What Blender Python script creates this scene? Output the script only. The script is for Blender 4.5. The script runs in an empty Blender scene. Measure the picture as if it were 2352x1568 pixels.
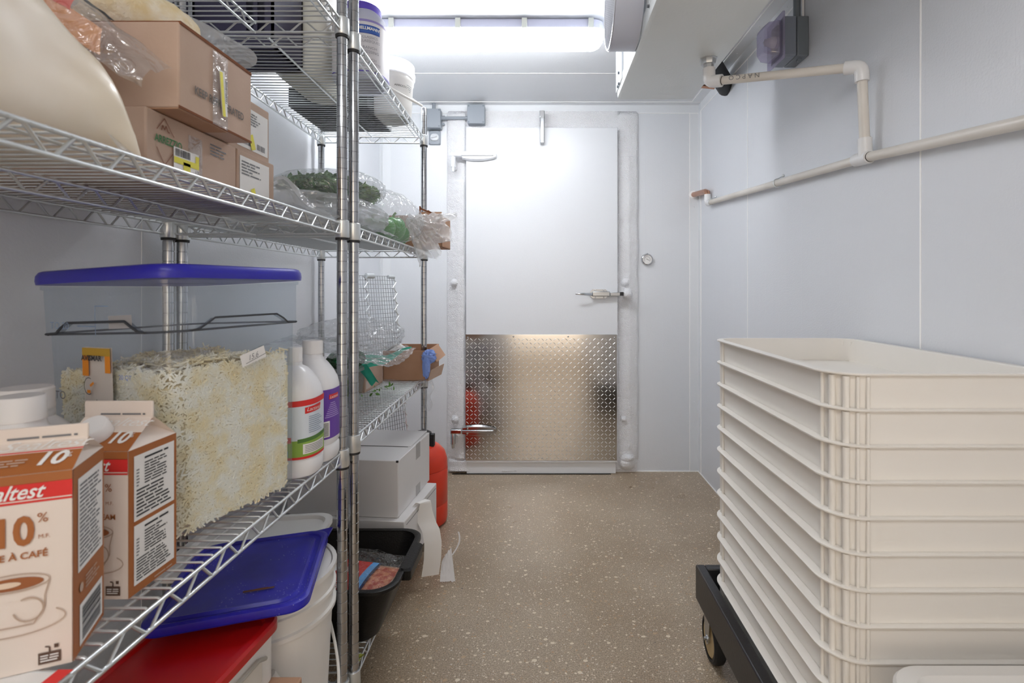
import bpy, math, random
from mathutils import Vector, Matrix, noise
random.seed(7)
R = math.radians
sc = bpy.context.scene
COL = sc.collection
EYE = 1.108                                   # eye height of the camera
BACK = 3.14                                   # distance of the back wall

# ---------------------------------------------------------------- camera, world, exposure
cam_d = bpy.data.cameras.new('camera'); cam = bpy.data.objects.new('camera', cam_d); COL.objects.link(cam)
cam.location = (0, 0, EYE); cam.rotation_euler = (R(90), 0, 0)
cam_d.sensor_width = 36; cam_d.lens = 1192 * 36 / 2352
cam_d.shift_x = (1176 - 1245) / 2352; cam_d.shift_y = -(784 - 662) / 2352
cam_d.clip_start = 0.02
cam_d.dof.use_dof = True; cam_d.dof.focus_distance = 2.0; cam_d.dof.aperture_fstop = 7.0
sc.camera = cam
w = bpy.data.worlds.new('world'); sc.world = w; w.use_nodes = True
w.node_tree.nodes['Background'].inputs[0].default_value = (1.0, 0.86, 0.70, 1)
w.node_tree.nodes['Background'].inputs[1].default_value = 0.8
sc.view_settings.view_transform = 'Standard'; sc.view_settings.look = 'None'
sc.view_settings.gamma = 1; sc.view_settings.use_curve_mapping = False
sc.view_settings.exposure = 0.55
sc.cycles.transparent_max_bounces = 32; sc.cycles.max_bounces = 9; sc.cycles.diffuse_bounces = 6
sc.cycles.use_denoising = True
sc.cycles.sample_clamp_indirect = 6

def area(name, loc, rot, sx, sy, power, color):
    d = bpy.data.lights.new(name, 'AREA'); d.shape = 'RECTANGLE'; d.size = sx; d.size_y = sy; d.energy = power; d.color = color
    o = bpy.data.objects.new(name, d); COL.objects.link(o); o.location = loc; o.rotation_euler = rot
    return o
# unseen warm fill lamp, standing for kitchen light through the rear doorway
area('doorway_fill', (0.1, -1.75, 1.25), (R(90), 0, 0), 1.3, 1.7, 7.5, (1.0, 0.82, 0.64))
LAMP_FRONT, LAMP_REAR = 20.0, 16.0

# ---------------------------------------------------------------- materials
def lin(c):
    if isinstance(c, str):
        c = [int(c[i:i+2], 16) / 255 for i in (0, 2, 4)]
        c = [x / 12.92 if x <= 0.04045 else ((x + 0.055) / 1.055) ** 2.4 for x in c]
    return (c[0], c[1], c[2], 1)
MATS = {}
def mat(name, color, rough=0.5, metal=0.0, bump=0.0, bscale=60, spec=0.5, emit=0.0, coat=0.0, var=None, vscale=8, stretch=None, sss=0.0):
    if name in MATS: return MATS[name]
    m = bpy.data.materials.new(name); m.use_nodes = True; nt = m.node_tree; b = nt.nodes['Principled BSDF']
    b.inputs['Base Color'].default_value = lin(color); b.inputs['Roughness'].default_value = rough
    b.inputs['Metallic'].default_value = metal; b.inputs['Specular IOR Level'].default_value = spec
    b.inputs['Coat Weight'].default_value = coat
    if sss: b.inputs['Subsurface Weight'].default_value = sss; b.inputs['Subsurface Radius'].default_value = (.01, .01, .01)
    if emit:
        b.inputs['Emission Color'].default_value = lin(color); b.inputs['Emission Strength'].default_value = emit
    tc = None
    if bump or var:
        tc = nt.nodes.new('ShaderNodeTexCoord'); mp = nt.nodes.new('ShaderNodeMapping')
        nt.links.new(tc.outputs['Object'], mp.inputs[0])
        if stretch: mp.inputs['Scale'].default_value = stretch
    if bump:
        n = nt.nodes.new('ShaderNodeTexNoise'); n.inputs['Scale'].default_value = bscale; n.inputs['Detail'].default_value = 3
        nt.links.new(mp.outputs[0], n.inputs['Vector'])
        bp = nt.nodes.new('ShaderNodeBump'); bp.inputs['Strength'].default_value = bump; bp.inputs['Distance'].default_value = 0.004
        nt.links.new(n.outputs['Fac'], bp.inputs['Height']); nt.links.new(bp.outputs[0], b.inputs['Normal'])
    if var:
        n2 = nt.nodes.new('ShaderNodeTexNoise'); n2.inputs['Scale'].default_value = vscale; n2.inputs['Detail'].default_value = 5
        nt.links.new(mp.outputs[0], n2.inputs['Vector'])
        cr = nt.nodes.new('ShaderNodeValToRGB'); cr.color_ramp.elements[0].position = 0.4; cr.color_ramp.elements[1].position = 0.62
        cr.color_ramp.elements[0].color = lin(color); cr.color_ramp.elements[1].color = lin(var)
        nt.links.new(n2.outputs['Fac'], cr.inputs[0]); nt.links.new(cr.outputs[0], b.inputs['Base Color'])
    MATS[name] = m
    return m

def clear_mat(name, tint, milky, milky_col='EEEEEE', rough=0.08, bump=0.0, bscale=25, gloss=0.12):
    """thin clear plastic: see-through, a share of white scatter, a glossy skin"""
    if name in MATS: return MATS[name]
    m = bpy.data.materials.new(name); m.use_nodes = True; nt = m.node_tree; N = nt.nodes; L = nt.links
    N.remove(N['Principled BSDF']); out = N['Material Output']
    tr = N.new('ShaderNodeBsdfTransparent'); tr.inputs[0].default_value = lin(tint)
    di = N.new('ShaderNodeBsdfDiffuse'); di.inputs[0].default_value = lin(milky_col)
    tl = N.new('ShaderNodeBsdfTranslucent'); tl.inputs[0].default_value = lin(milky_col)
    gl = N.new('ShaderNodeBsdfGlossy'); gl.inputs['Roughness'].default_value = rough
    mdt = N.new('ShaderNodeMixShader'); mdt.inputs[0].default_value = 0.5
    L.new(di.outputs[0], mdt.inputs[1]); L.new(tl.outputs[0], mdt.inputs[2])
    m1 = N.new('ShaderNodeMixShader'); m1.inputs[0].default_value = milky
    L.new(tr.outputs[0], m1.inputs[1]); L.new(mdt.outputs[0], m1.inputs[2])
    lw = N.new('ShaderNodeLayerWeight'); lw.inputs[0].default_value = 0.2
    pw_ = N.new('ShaderNodeMath'); pw_.operation = 'POWER'; pw_.inputs[1].default_value = 3; L.new(lw.outputs['Facing'], pw_.inputs[0])
    ma = N.new('ShaderNodeMath'); ma.operation = 'MULTIPLY_ADD'; ma.inputs[1].default_value = 0.35; ma.inputs[2].default_value = gloss*.45
    L.new(pw_.outputs[0], ma.inputs[0])
    m2 = N.new('ShaderNodeMixShader'); L.new(ma.outputs[0], m2.inputs[0]); L.new(m1.outputs[0], m2.inputs[1]); L.new(gl.outputs[0], m2.inputs[2])
    if bump:
        tc = N.new('ShaderNodeTexCoord'); n = N.new('ShaderNodeTexNoise'); n.inputs['Scale'].default_value = bscale; n.inputs['Distortion'].default_value = 1.5
        n.inputs['Detail'].default_value = 2
        L.new(tc.outputs['Object'], n.inputs['Vector']); bp = N.new('ShaderNodeBump'); bp.inputs['Strength'].default_value = bump; bp.inputs['Distance'].default_value = 0.02
        L.new(n.outputs['Fac'], bp.inputs['Height']); L.new(bp.outputs[0], gl.inputs['Normal']); L.new(bp.outputs[0], di.inputs['Normal'])
    L.new(m2.outputs[0], out.inputs[0]); MATS[name] = m
    return m

def wall_mat(name, color, axis, rib=0.052, ribs=True):
    """white painted steel panel: fine emboss and shallow ribs along one axis"""
    m = mat(name, color, rough=0.38, spec=0.5)
    nt = m.node_tree; N = nt.nodes; L = nt.links; b = N['Principled BSDF']
    tc = N.new('ShaderNodeTexCoord'); sp = N.new('ShaderNodeSeparateXYZ'); L.new(tc.outputs['Object'], sp.inputs[0])
    nz = N.new('ShaderNodeTexNoise'); nz.inputs['Scale'].default_value = 170; nz.inputs['Detail'].default_value = 1
    L.new(tc.outputs['Object'], nz.inputs['Vector'])
    md = N.new('ShaderNodeMath'); md.operation = 'PINGPONG'; md.inputs[1].default_value = rib / 2
    L.new(sp.outputs[axis], md.inputs[0])
    lt = N.new('ShaderNodeMath'); lt.operation = 'LESS_THAN'; lt.inputs[1].default_value = 0.0012; L.new(md.outputs[0], lt.inputs[0])
    a = N.new('ShaderNodeMath'); a.operation = 'MULTIPLY_ADD'; a.inputs[1].default_value = 1.8 if ribs else 0; L.new(lt.outputs[0], a.inputs[0])
    s = N.new('ShaderNodeMath'); s.operation = 'MULTIPLY'; s.inputs[1].default_value = 0.5; L.new(nz.outputs['Fac'], s.inputs[0]); L.new(s.outputs[0], a.inputs[2])
    bp = N.new('ShaderNodeBump'); bp.inputs['Strength'].default_value = 0.5; bp.inputs['Distance'].default_value = 0.002
    L.new(a.outputs[0], bp.inputs['Height']); L.new(bp.outputs[0], b.inputs['Normal'])
    return m

def floor_mat():
    m = mat('terrazzo', '998A7A', rough=0.33, spec=0.55)
    nt = m.node_tree; N = nt.nodes; L = nt.links; b = N['Principled BSDF']
    tc = N.new('ShaderNodeTexCoord')
    def mixc(fac, a, bcol):
        x = N.new('ShaderNodeMix'); x.data_type = 'RGBA'; L.new(fac, x.inputs[0])
        L.new(a, x.inputs[6]) if not isinstance(a, str) else x.inputs[6].__setattr__('default_value', lin(a))
        L.new(bcol, x.inputs[7]) if not isinstance(bcol, str) else x.inputs[7].__setattr__('default_value', lin(bcol))
        return x.outputs[2]
    n = N.new('ShaderNodeTexNoise'); n.inputs['Scale'].default_value = 2.2; n.inputs['Detail'].default_value = 6; L.new(tc.outputs['Object'], n.inputs['Vector'])
    r0 = N.new('ShaderNodeValToRGB'); r0.color_ramp.elements[0].position = .35; r0.color_ramp.elements[1].position = .65
    r0.color_ramp.elements[0].color = lin('A3927C'); r0.color_ramp.elements[1].color = lin('B5A793'); L.new(n.outputs['Fac'], r0.inputs[0])
    col = r0.outputs[0]
    n2 = N.new('ShaderNodeTexNoise'); n2.inputs['Scale'].default_value = 260; n2.inputs['Detail'].default_value = 2; L.new(tc.outputs['Object'], n2.inputs['Vector'])
    r2 = N.new('ShaderNodeValToRGB'); r2.color_ramp.elements[0].position = .3; r2.color_ramp.elements[1].position = .75
    r2.color_ramp.elements[0].color = (.50, .47, .44, 1); r2.color_ramp.elements[1].color = (1.35, 1.3, 1.25, 1); L.new(n2.outputs['Fac'], r2.inputs[0])
    mu = N.new('ShaderNodeMix'); mu.data_type = 'RGBA'; mu.blend_type = 'MULTIPLY'; mu.inputs[0].default_value = 1; L.new(col, mu.inputs[6]); L.new(r2.outputs[0], mu.inputs[7]); col = mu.outputs[2]
    for scale, size, thr, cols in ((230, .26, .62, ('E0D4C2', 'CDB79A', '544C45', 'C8A987')), (110, .30, .70, ('DED2BE', 'B3906C', '454341', 'D0C8BB')), (52, .27, .80, ('DDD0BA', 'B89C7C', '3C3F44', 'C2AE94'))):
        mp = N.new('ShaderNodeMapping'); mp.inputs['Scale'].default_value = (1, 1.25, 1); L.new(tc.outputs['Object'], mp.inputs[0])
        nd = N.new('ShaderNodeTexNoise'); nd.inputs['Scale'].default_value = scale * .8; L.new(mp.outputs[0], nd.inputs['Vector'])
        ad = N.new('ShaderNodeMix'); ad.data_type = 'VECTOR'; ad.inputs[0].default_value = .006 * 60 / scale; L.new(mp.outputs[0], ad.inputs[4]); L.new(nd.outputs['Color'], ad.inputs[5])
        v = N.new('ShaderNodeTexVoronoi'); v.inputs['Scale'].default_value = scale; L.new(ad.outputs[1], v.inputs['Vector'])
        sc_ = N.new('ShaderNodeSeparateColor'); L.new(v.outputs['Color'], sc_.inputs[0])
        g = N.new('ShaderNodeMath'); g.operation = 'GREATER_THAN'; g.inputs[1].default_value = thr; L.new(sc_.outputs[0], g.inputs[0])
        sz = N.new('ShaderNodeMath'); sz.operation = 'MULTIPLY_ADD'; sz.inputs[1].default_value = size; sz.inputs[2].default_value = .12; L.new(sc_.outputs[1], sz.inputs[0])
        l = N.new('ShaderNodeMath'); l.operation = 'LESS_THAN'; L.new(v.outputs['Distance'], l.inputs[0]); L.new(sz.outputs[0], l.inputs[1])
        f = N.new('ShaderNodeMath'); f.operation = 'MULTIPLY'; L.new(g.outputs[0], f.inputs[0]); L.new(l.outputs[0], f.inputs[1])
        cr = N.new('ShaderNodeValToRGB'); cr.color_ramp.interpolation = 'CONSTANT'
        while len(cr.color_ramp.elements) < len(cols): cr.color_ramp.elements.new(.5)
        for i, c in enumerate(cols):
            cr.color_ramp.elements[i].position = i / len(cols); cr.color_ramp.elements[i].color = lin(c)
        L.new(sc_.outputs[2], cr.inputs[0])
        col = mixc(f.outputs[0], col, cr.outputs[0])
    L.new(col, b.inputs['Base Color'])
    rr = N.new('ShaderNodeMapRange'); rr.inputs[3].default_value = .2; rr.inputs[4].default_value = .42; L.new(n.outputs['Fac'], rr.inputs[0]); L.new(rr.outputs[0], b.inputs['Roughness'])
    bp = N.new('ShaderNodeBump'); bp.inputs['Strength'].default_value = .12; bp.inputs['Distance'].default_value = .002; L.new(n2.outputs['Fac'], bp.inputs['Height']); L.new(bp.outputs[0], b.inputs['Normal'])
    return m

def frost_mat():
    m = mat('frost', 'FAFBFF', rough=0.6, spec=0.6, sss=.3)
    nt = m.node_tree; N = nt.nodes; L = nt.links; b = N['Principled BSDF']
    tc = N.new('ShaderNodeTexCoord'); v = N.new('ShaderNodeTexVoronoi'); v.inputs['Scale'].default_value = 240; L.new(tc.outputs['Object'], v.inputs['Vector'])
    n = N.new('ShaderNodeTexNoise'); n.inputs['Scale'].default_value = 60; n.inputs['Detail'].default_value = 5; L.new(tc.outputs['Object'], n.inputs['Vector'])
    a = N.new('ShaderNodeMath'); a.operation = 'SUBTRACT'; L.new(n.outputs['Fac'], a.inputs[0]); L.new(v.outputs['Distance'], a.inputs[1])
    bp = N.new('ShaderNodeBump'); bp.inputs['Strength'].default_value = .9; bp.inputs['Distance'].default_value = .005; L.new(a.outputs[0], bp.inputs['Height']); L.new(bp.outputs[0], b.inputs['Normal'])
    return m

M_WALLX = wall_mat('white_panel_x', 'E0E3E7', 0)
M_WALLY = wall_mat('white_panel_y', 'DEE1E6', 1, rib=0.061)
M_CEIL = wall_mat('white_ceiling_panel', 'DEE1E4', 1, rib=0.075)
M_TRIM = mat('white_trim', 'E6E9EC', .35)
M_CAULK = mat('white_caulk', 'FFFFFF', .3)
M_FLOOR = floor_mat()
M_FROST = frost_mat()
M_DOOR = mat('door_skin', 'E2E5E9', .32, bump=.12, bscale=200)
M_CHROME = mat('chrome', 'C9CBCE', .13, 1)
M_CHROMED = mat('satin_chrome', 'B5B8BB', .26, 1)
M_ZINC = mat('zinc_wire', 'DDE1E2', .28, .7)
M_GALV = mat('galvanised', 'E0E4E3', .4, .1, bump=.15, bscale=90)
M_DIA = mat('diamond_plate', 'C9C6C3', .13, 1)
M_TRAY = mat('cream_plastic', 'ECE8E1', .33, sss=.08)
M_TRAYIN = mat('cream_plastic_inside', 'E0DAD0', .38)
M_BLACK = mat('black_plastic', '0B0B0C', .4, bump=.25, bscale=240, spec=.35)
M_BLACKM = mat('black_metal', '232326', .38, bump=.1, bscale=120)
M_RUB = mat('rubber', '1A1B1D', .6)
M_TAN = mat('tan_wheel', 'B39B6E', .45)
M_PVC = mat('pvc', 'E0DBD3', .33, var='D6D0C6', vscale=5)
M_PVCF = mat('pvc_fitting', 'E8E8E8', .25)
M_GREY = mat('grey_pvc', '8F969E', .4)
M_GREYD = mat('dark_grey_box', '6E767E', .4)
M_CARD = mat('cardboard', 'B48D72', .8, var='AA8265', vscale=6, bump=.08, bscale=150)
M_CARDL = mat('light_cardboard', 'C3A997', .8, var='BAA08D', vscale=6, bump=.06, bscale=150)
M_CARDD = mat('cardboard_edge', '7B4A2C', .9)
M_WBOX = mat('white_card', 'DDDBDA', .55)
M_BLUE = mat('blue_lid', '2A23A5', .3, var='251E98', vscale=4)
M_RED = mat('red_lid', 'B8100E', .32)
M_WPL = mat('white_plastic', 'E4E2DE', .32, sss=.1)
M_JUG = mat('white_jug', 'ECECEE', .28, sss=.1)
M_CAP = mat('white_cap', 'EFEDEC', .4)
M_ORANGE = mat('orange_red', 'D8391C', .35)
M_PAPER = mat('paper', 'EDEBE8', .6)
M_INK = mat('black_ink', '2A2A2C', .6)
M_INKG = mat('grey_ink', '77777A', .6)
M_BROWN = mat('brown_ink', 'A5622F', .5)
M_REDI = mat('red_ink', 'D92B28', .5)
M_YEL = mat('yellow_ink', 'E6DC4C', .6)
M_GREENI = mat('green_ink', '2F7A45', .6)
M_PURP = mat('purple_label', '6A3FA6', .45)
M_BLUEI = mat('blue_ink', '2B4AA0', .5)
M_SKY = mat('pale_blue', '5E9FD8', .45)
M_CHEESE = mat('cheese', 'FFFAEC', .5, var='FBEBC2', vscale=30, sss=.1)
M_CLEAR = clear_mat('clear_tub', 'F1F5F8', .07, 'E6EBF0', .05, gloss=.12)
M_BAG = clear_mat('clear_bag', 'FAFBFC', .14, 'F8F9FA', .07, bump=1.0, bscale=26, gloss=.42)
M_BAGM = clear_mat('milky_bag', 'F8F9FA', .36, 'F6F7F8', .1, bump=.9, bscale=20, gloss=.34)
M_LILAC = clear_mat('lilac_cover', 'E8E4F4', .30, 'DAD5EA', .08, gloss=.3)

# ---------------------------------------------------------------- mesh helpers
class MB:
    def __init__(s): s.v = []; s.f = []
    def add(s, vs, fs):
        o = len(s.v); s.v += [tuple(v) for v in vs]; s.f += [tuple(i + o for i in f) for f in fs]; return s
    def box(s, x0, y0, z0, x1, y1, z1):
        x0, x1 = sorted((x0, x1)); y0, y1 = sorted((y0, y1)); z0, z1 = sorted((z0, z1))
        return s.add([(x0,y0,z0),(x1,y0,z0),(x1,y1,z0),(x0,y1,z0),(x0,y0,z1),(x1,y0,z1),(x1,y1,z1),(x0,y1,z1)],
                     [(0,3,2,1),(4,5,6,7),(0,1,5,4),(1,2,6,5),(2,3,7,6),(3,0,4,7)])
    def obox(s, o, e1, e2, e3):
        o, e1, e2, e3 = map(Vector, (o, e1, e2, e3))
        vs = [o, o+e1, o+e1+e2, o+e2]; vs += [v + e3 for v in vs]
        fs = [(0,3,2,1),(4,5,6,7),(0,1,5,4),(1,2,6,5),(2,3,7,6),(3,0,4,7)]
        if e1.cross(e2).dot(e3) < 0: fs = [f[::-1] for f in fs]
        return s.add(vs, fs)
    def tube(s, pts, r, n=8, caps=True, closed=False, r2=None):
        pts = [Vector(p) for p in pts]; m = len(pts); vs = []; prev = None
        for i, p in enumerate(pts):
            if closed: t = pts[(i+1) % m] - pts[i-1]
            else: t = pts[min(i+1, m-1)] - pts[max(i-1, 0)]
            t.normalize()
            if prev is None:
                a = Vector((0,0,1)) if abs(t.z) < .9 else Vector((1,0,0)); u = t.cross(a).normalized()
            else:
                u = (prev - t * prev.dot(t)); u = u.normalized() if u.length > 1e-6 else t.orthogonal().normalized()
            prev = u; w_ = t.cross(u)
            rr = r if not isinstance(r, (list, tuple)) else r[i]
            k = 1.0
            if 0 < i < m-1 or closed:
                d1 = (pts[i] - pts[i-1]).normalized(); c = max(.35, math.sqrt(max(0, (1 + d1.dot((pts[(i+1) % m] - pts[i]).normalized())) / 2))); k = 1 / c if c > .5 else 1
            for j in range(n):
                a = 2 * math.pi * j / n; vs.append(p + (u * math.cos(a) + w_ * math.sin(a)) * rr * (1 + (k - 1) * .5))
        fs = []
        for i in range(m if closed else m-1):
            for j in range(n):
                a, b = i*n + j, i*n + (j+1) % n; c, d = ((i+1) % m)*n + (j+1) % n, ((i+1) % m)*n + j
                fs.append((a, b, c, d))
        if caps and not closed:
            fs.append(tuple(range(n))[::-1]); fs.append(tuple((m-1)*n + j for j in range(n)))
        return s.add(vs, fs)
    def lathe(s, prof, c=(0,0,0), n=28, capb=True, capt=True, ax=None, sq=1.0, a0=0.0):
        """prof of (r,z); ax = matrix for another axis"""
        vs = []; m = len(prof)
        for r, z in prof:
            for j in range(n):
                a = 2*math.pi*j/n + a0
                cx, sx = math.cos(a), math.sin(a)
                if sq != 1.0:
                    q = (abs(cx)**sq + abs(sx)**sq) ** (-1/sq); cx *= q; sx *= q
                vs.append(Vector((r*cx, r*sx, z)))
        if ax is not None: vs = [ax @ v for v in vs]
        vs = [v + Vector(c) for v in vs]; fs = []
        for i in range(m-1):
            for j in range(n):
                fs.append((i*n+j, i*n+(j+1)%n, (i+1)*n+(j+1)%n, (i+1)*n+j))
        if capb: fs.append(tuple(range(n))[::-1])
        if capt: fs.append(tuple((m-1)*n+j for j in range(n)))
        return s.add(vs, fs)
    def rloft(s, levels, n=6, capb=True, capt=True):
        """levels of (z, x0, x1, y0, y1, rad)"""
        vs = []; k = 4*(n+1)
        for z, x0, x1, y0, y1, rad in levels:
            for ci, (cx, cy) in enumerate(((x1-rad, y1-rad), (x0+rad, y1-rad), (x0+rad, y0+rad), (x1-rad, y0+rad))):
                for j in range(n+1):
                    a = math.pi/2*(ci + j/n); vs.append((cx + rad*math.cos(a), cy + rad*math.sin(a), z))
        fs = []
        for i in range(len(levels)-1):
            for j in range(k): fs.append((i*k+j, i*k+(j+1)%k, (i+1)*k+(j+1)%k, (i+1)*k+j))
        if capb: fs.append(tuple(range(k))[::-1])
        if capt: fs.append(tuple((len(levels)-1)*k+j for j in range(k)))
        return s.add(vs, fs)
    def grid(s, fn, nu, nv, cu=False, cv=False):
        vs = [fn(i/(nu if cu else nu-1), j/(nv if cv else nv-1)) for i in range(nu) for j in range(nv)]; fs = []
        for i in range(nu if cu else nu-1):
            for j in range(nv if cv else nv-1):
                fs.append((i*nv+j, ((i+1)%nu)*nv+j, ((i+1)%nu)*nv+(j+1)%nv, i*nv+(j+1)%nv))
        return s.add(vs, fs)
    def ball(s, c, rad, nu=16, nv=10, fn=None):
        c = Vector(c); vs = []; fs = []
        if not hasattr(rad, '__len__'): rad = (rad, rad, rad)
        for i in range(nv+1):
            t = math.pi*i/nv
            for j in range(nu):
                a = 2*math.pi*j/nu; d = Vector((math.sin(t)*math.cos(a), math.sin(t)*math.sin(a), math.cos(t)))
                k = fn(d) if fn else 1
                vs.append(c + Vector((d.x*rad[0], d.y*rad[1], d.z*rad[2])) * k)
        for i in range(nv):
            for j in range(nu): fs.append((i*nu+j, (i+1)*nu+j, (i+1)*nu+(j+1)%nu, i*nu+(j+1)%nu))
        return s.add(vs, fs)
    def rot(s, deg, piv=(0,0,0), axis='Z'):
        m = Matrix.Rotation(R(deg), 4, axis); p = Vector(piv); s.v = [tuple(m @ (Vector(v)-p) + p) for v in s.v]; return s
    def move(s, d): d = Vector(d); s.v = [tuple(Vector(v)+d) for v in s.v]; return s

def worg(o):
    p = Vector(o.location)
    while o.parent: o = o.parent; p += Vector(o.location)
    return p

def tag(o, label=None, cat=None, group=None, kind=None):
    if label: o['label'] = label
    if cat: o['category'] = cat
    if group: o['group'] = group
    if kind: o['kind'] = kind
    return o

def obj(name, mb, m, parent=None, smooth=35, local=False, bevel=0, label=None):
    me = bpy.data.meshes.new(name); vs = mb.v
    if parent is not None and not local:
        p = worg(parent); vs = [(v[0]-p.x, v[1]-p.y, v[2]-p.z) for v in vs]
    me.from_pydata(vs, [], mb.f); me.validate(); me.update()
    me.materials.append(m)
    if smooth:
        me.polygons.foreach_set('use_smooth', [True]*len(me.polygons)); me.set_sharp_from_angle(angle=R(smooth))
    o = bpy.data.objects.new(name, me); COL.objects.link(o)
    if parent is not None: o.parent = parent
    if bevel:
        b = o.modifiers.new('bevel', 'BEVEL'); b.width = bevel; b.segments = 2; b.limit_method = 'ANGLE'
    if label: o['label'] = label
    return o

def thing(name, label, cat, loc, group=None, rz=0):
    o = bpy.data.objects.new(name, None); COL.objects.link(o); o.location = loc; o.rotation_euler = (0, 0, R(rz))
    o.empty_display_size = .05
    return tag(o, label, cat, group)

def part_empty(name, loc, parent, label=None):
    o = bpy.data.objects.new(name, None); COL.objects.link(o); o.location = Vector(loc)-worg(parent); o.parent = parent; o.empty_display_size = .05
    return tag(o, label)

def struct(name, mb, m, **k): return tag(obj(name, mb, m, **k), kind='structure')

def copy_tree(o, parent=None):
    c = o.copy(); COL.objects.link(c); c.parent = parent
    for ch in [x for x in bpy.data.objects if x.parent == o]: copy_tree(ch, c)
    return c

class Face:
    """a printed plane: origin, right and up vectors (metres); draws just off the surface"""
    def __init__(s, o, r, u, parent, local=False):
        s.o = Vector(o); s.r = Vector(r).normalized(); s.u = Vector(u).normalized(); s.n = s.r.cross(s.u); s.p = parent; s.local = local; s.off = .0005
    def at(s, x, y, k=0): return s.o + s.r*x + s.u*y + s.n*(s.off*(1+k))
    def rect(s, name, m, x0, y0, x1, y1, k=0, ang=0):
        return s.poly(name, m, [(x0,y0),(x1,y0),(x1,y1),(x0,y1)], k, ang)
    def poly(s, name, m, pts, k=0, ang=0):
        if ang:
            cx = sum(p[0] for p in pts)/len(pts); cy = sum(p[1] for p in pts)/len(pts); c, q = math.cos(R(ang)), math.sin(R(ang))
            pts = [(cx+(x-cx)*c-(y-cy)*q, cy+(x-cx)*q+(y-cy)*c) for x, y in pts]
        return obj(name, MB().add([s.at(x, y, k) for x, y in pts], [tuple(range(len(pts)))]), m, s.p, smooth=0, local=s.local)
    def text(s, t, x, y, size, m, k=1, shear=0, sx=1.0, name='lettering', align='LEFT', ang=0, bold=0):
        cu = bpy.data.curves.new('t', 'FONT'); cu.body = t; cu.size = size; cu.shear = shear; cu.align_x = align; cu.resolution_u = 3; cu.offset = bold
        to = bpy.data.objects.new('t', cu); COL.objects.link(to); dg = bpy.context.evaluated_depsgraph_get(); me = to.evaluated_get(dg).to_mesh()
        c, q = math.cos(R(ang)), math.sin(R(ang))
        vs = [s.at(x + (v.co.x*sx)*c - v.co.y*q, y + (v.co.x*sx)*q + v.co.y*c, k) for v in me.vertices]; fs = [tuple(p.vertices) for p in me.polygons]
        to.evaluated_get(dg).to_mesh_clear(); bpy.data.objects.remove(to); bpy.data.curves.remove(cu)
        return obj(name, MB().add(vs, fs), m, s.p, smooth=0, local=s.local)
    def lines(s, m, x0, y0, x1, y1, n, k=1, fill=.45, seed=1, name='fine_print', ragged=.3):
        rr = random.Random(seed); mb = MB(); h = (y1-y0)/n
        for i in range(n):
            y = y1 - (i+.5)*h; xe = x1 - (x1-x0)*rr.random()*ragged; x = x0
            while x < xe - .001:
                wd = min(rr.uniform(2, 6)*h, xe-x); mb.add([s.at(x, y-h*fill/2, k), s.at(x+wd, y-h*fill/2, k), s.at(x+wd, y+h*fill/2, k), s.at(x, y+h*fill/2, k)], [(0,1,2,3)]); x += wd + h*.5
        return obj(name, mb, m, s.p, smooth=0, local=s.local)
    def bars(s, m, x0, y0, x1, y1, n=22, k=1, seed=3, horiz=False, name='barcode'):
        rr = random.Random(seed); mb = MB(); 
        for i in range(n):
            if horiz:
                h = (y1-y0)/n; a = y0+i*h; b = a+h*rr.uniform(.3, .8); q = [(x0,a),(x1,a),(x1,b),(x0,b)]
            else:
                h = (x1-x0)/n; a = x0+i*h; b = a+h*rr.uniform(.3, .8); q = [(a,y0),(b,y0),(b,y1),(a,y1)]
            mb.add([s.at(x, y, k) for x, y in q], [(0,1,2,3)])
        return obj(name, mb, m, s.p, smooth=0, local=s.local)
    def stroke(s, name, m, pts, wd, k=1, closed=False):
        mb = MB(); n = len(pts)
        for i in range(n if closed else n-1):
            a = Vector(pts[i]); b = Vector(pts[(i+1)%n]); d = (b-a)
            if d.length < 1e-7: continue
            d.normalize(); q = Vector((-d.y, d.x))*wd/2
            mb.add([s.at(*(a-q), k), s.at(*(b-q), k), s.at(*(b+q), k), s.at(*(a+q), k)], [(0,1,2,3)])
        return obj(name, mb, m, s.p, smooth=0, local=s.local)
def arc(cx, cy, rx, ry, a0, a1, n=24): return [(cx+rx*math.cos(R(a0+(a1-a0)*i/n)), cy+ry*math.sin(R(a0+(a1-a0)*i/n))) for i in range(n+1)]
def nz(p, s=1.0): return noise.noise(Vector(p)*s)

# ================================================================ THE SETTING
XL, XR, ZC, REAR = -0.965, 0.947, 2.218, -1.6
struct('floor', MB().box(XL-.1, REAR-1.4, -.05, XR+.1, BACK+.1, 0), M_FLOOR)
struct('ceiling', MB().box(XL-.1, REAR-.1, ZC, XR+.1, BACK+.1, ZC+.08), M_CEIL)
wl = struct('wall_left', MB().box(XL-.1, REAR-.1, 0, XL, BACK, ZC), M_WALLY)
wr = struct('wall_right', MB().box(XR, REAR-.1, 0, XR+.1, BACK, ZC), M_WALLY)
struct('wall_back', MB().box(XL-.1, BACK, 0, XR+.1, BACK+.1, ZC), M_WALLX)
struct('wall_rear', MB().box(XL, REAR-.1, 0, -.45, REAR, ZC).box(.62, REAR-.1, 0, XR, REAR, ZC).box(-.45, REAR-.1, 2.03, .62, REAR, ZC), M_WALLX)
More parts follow.
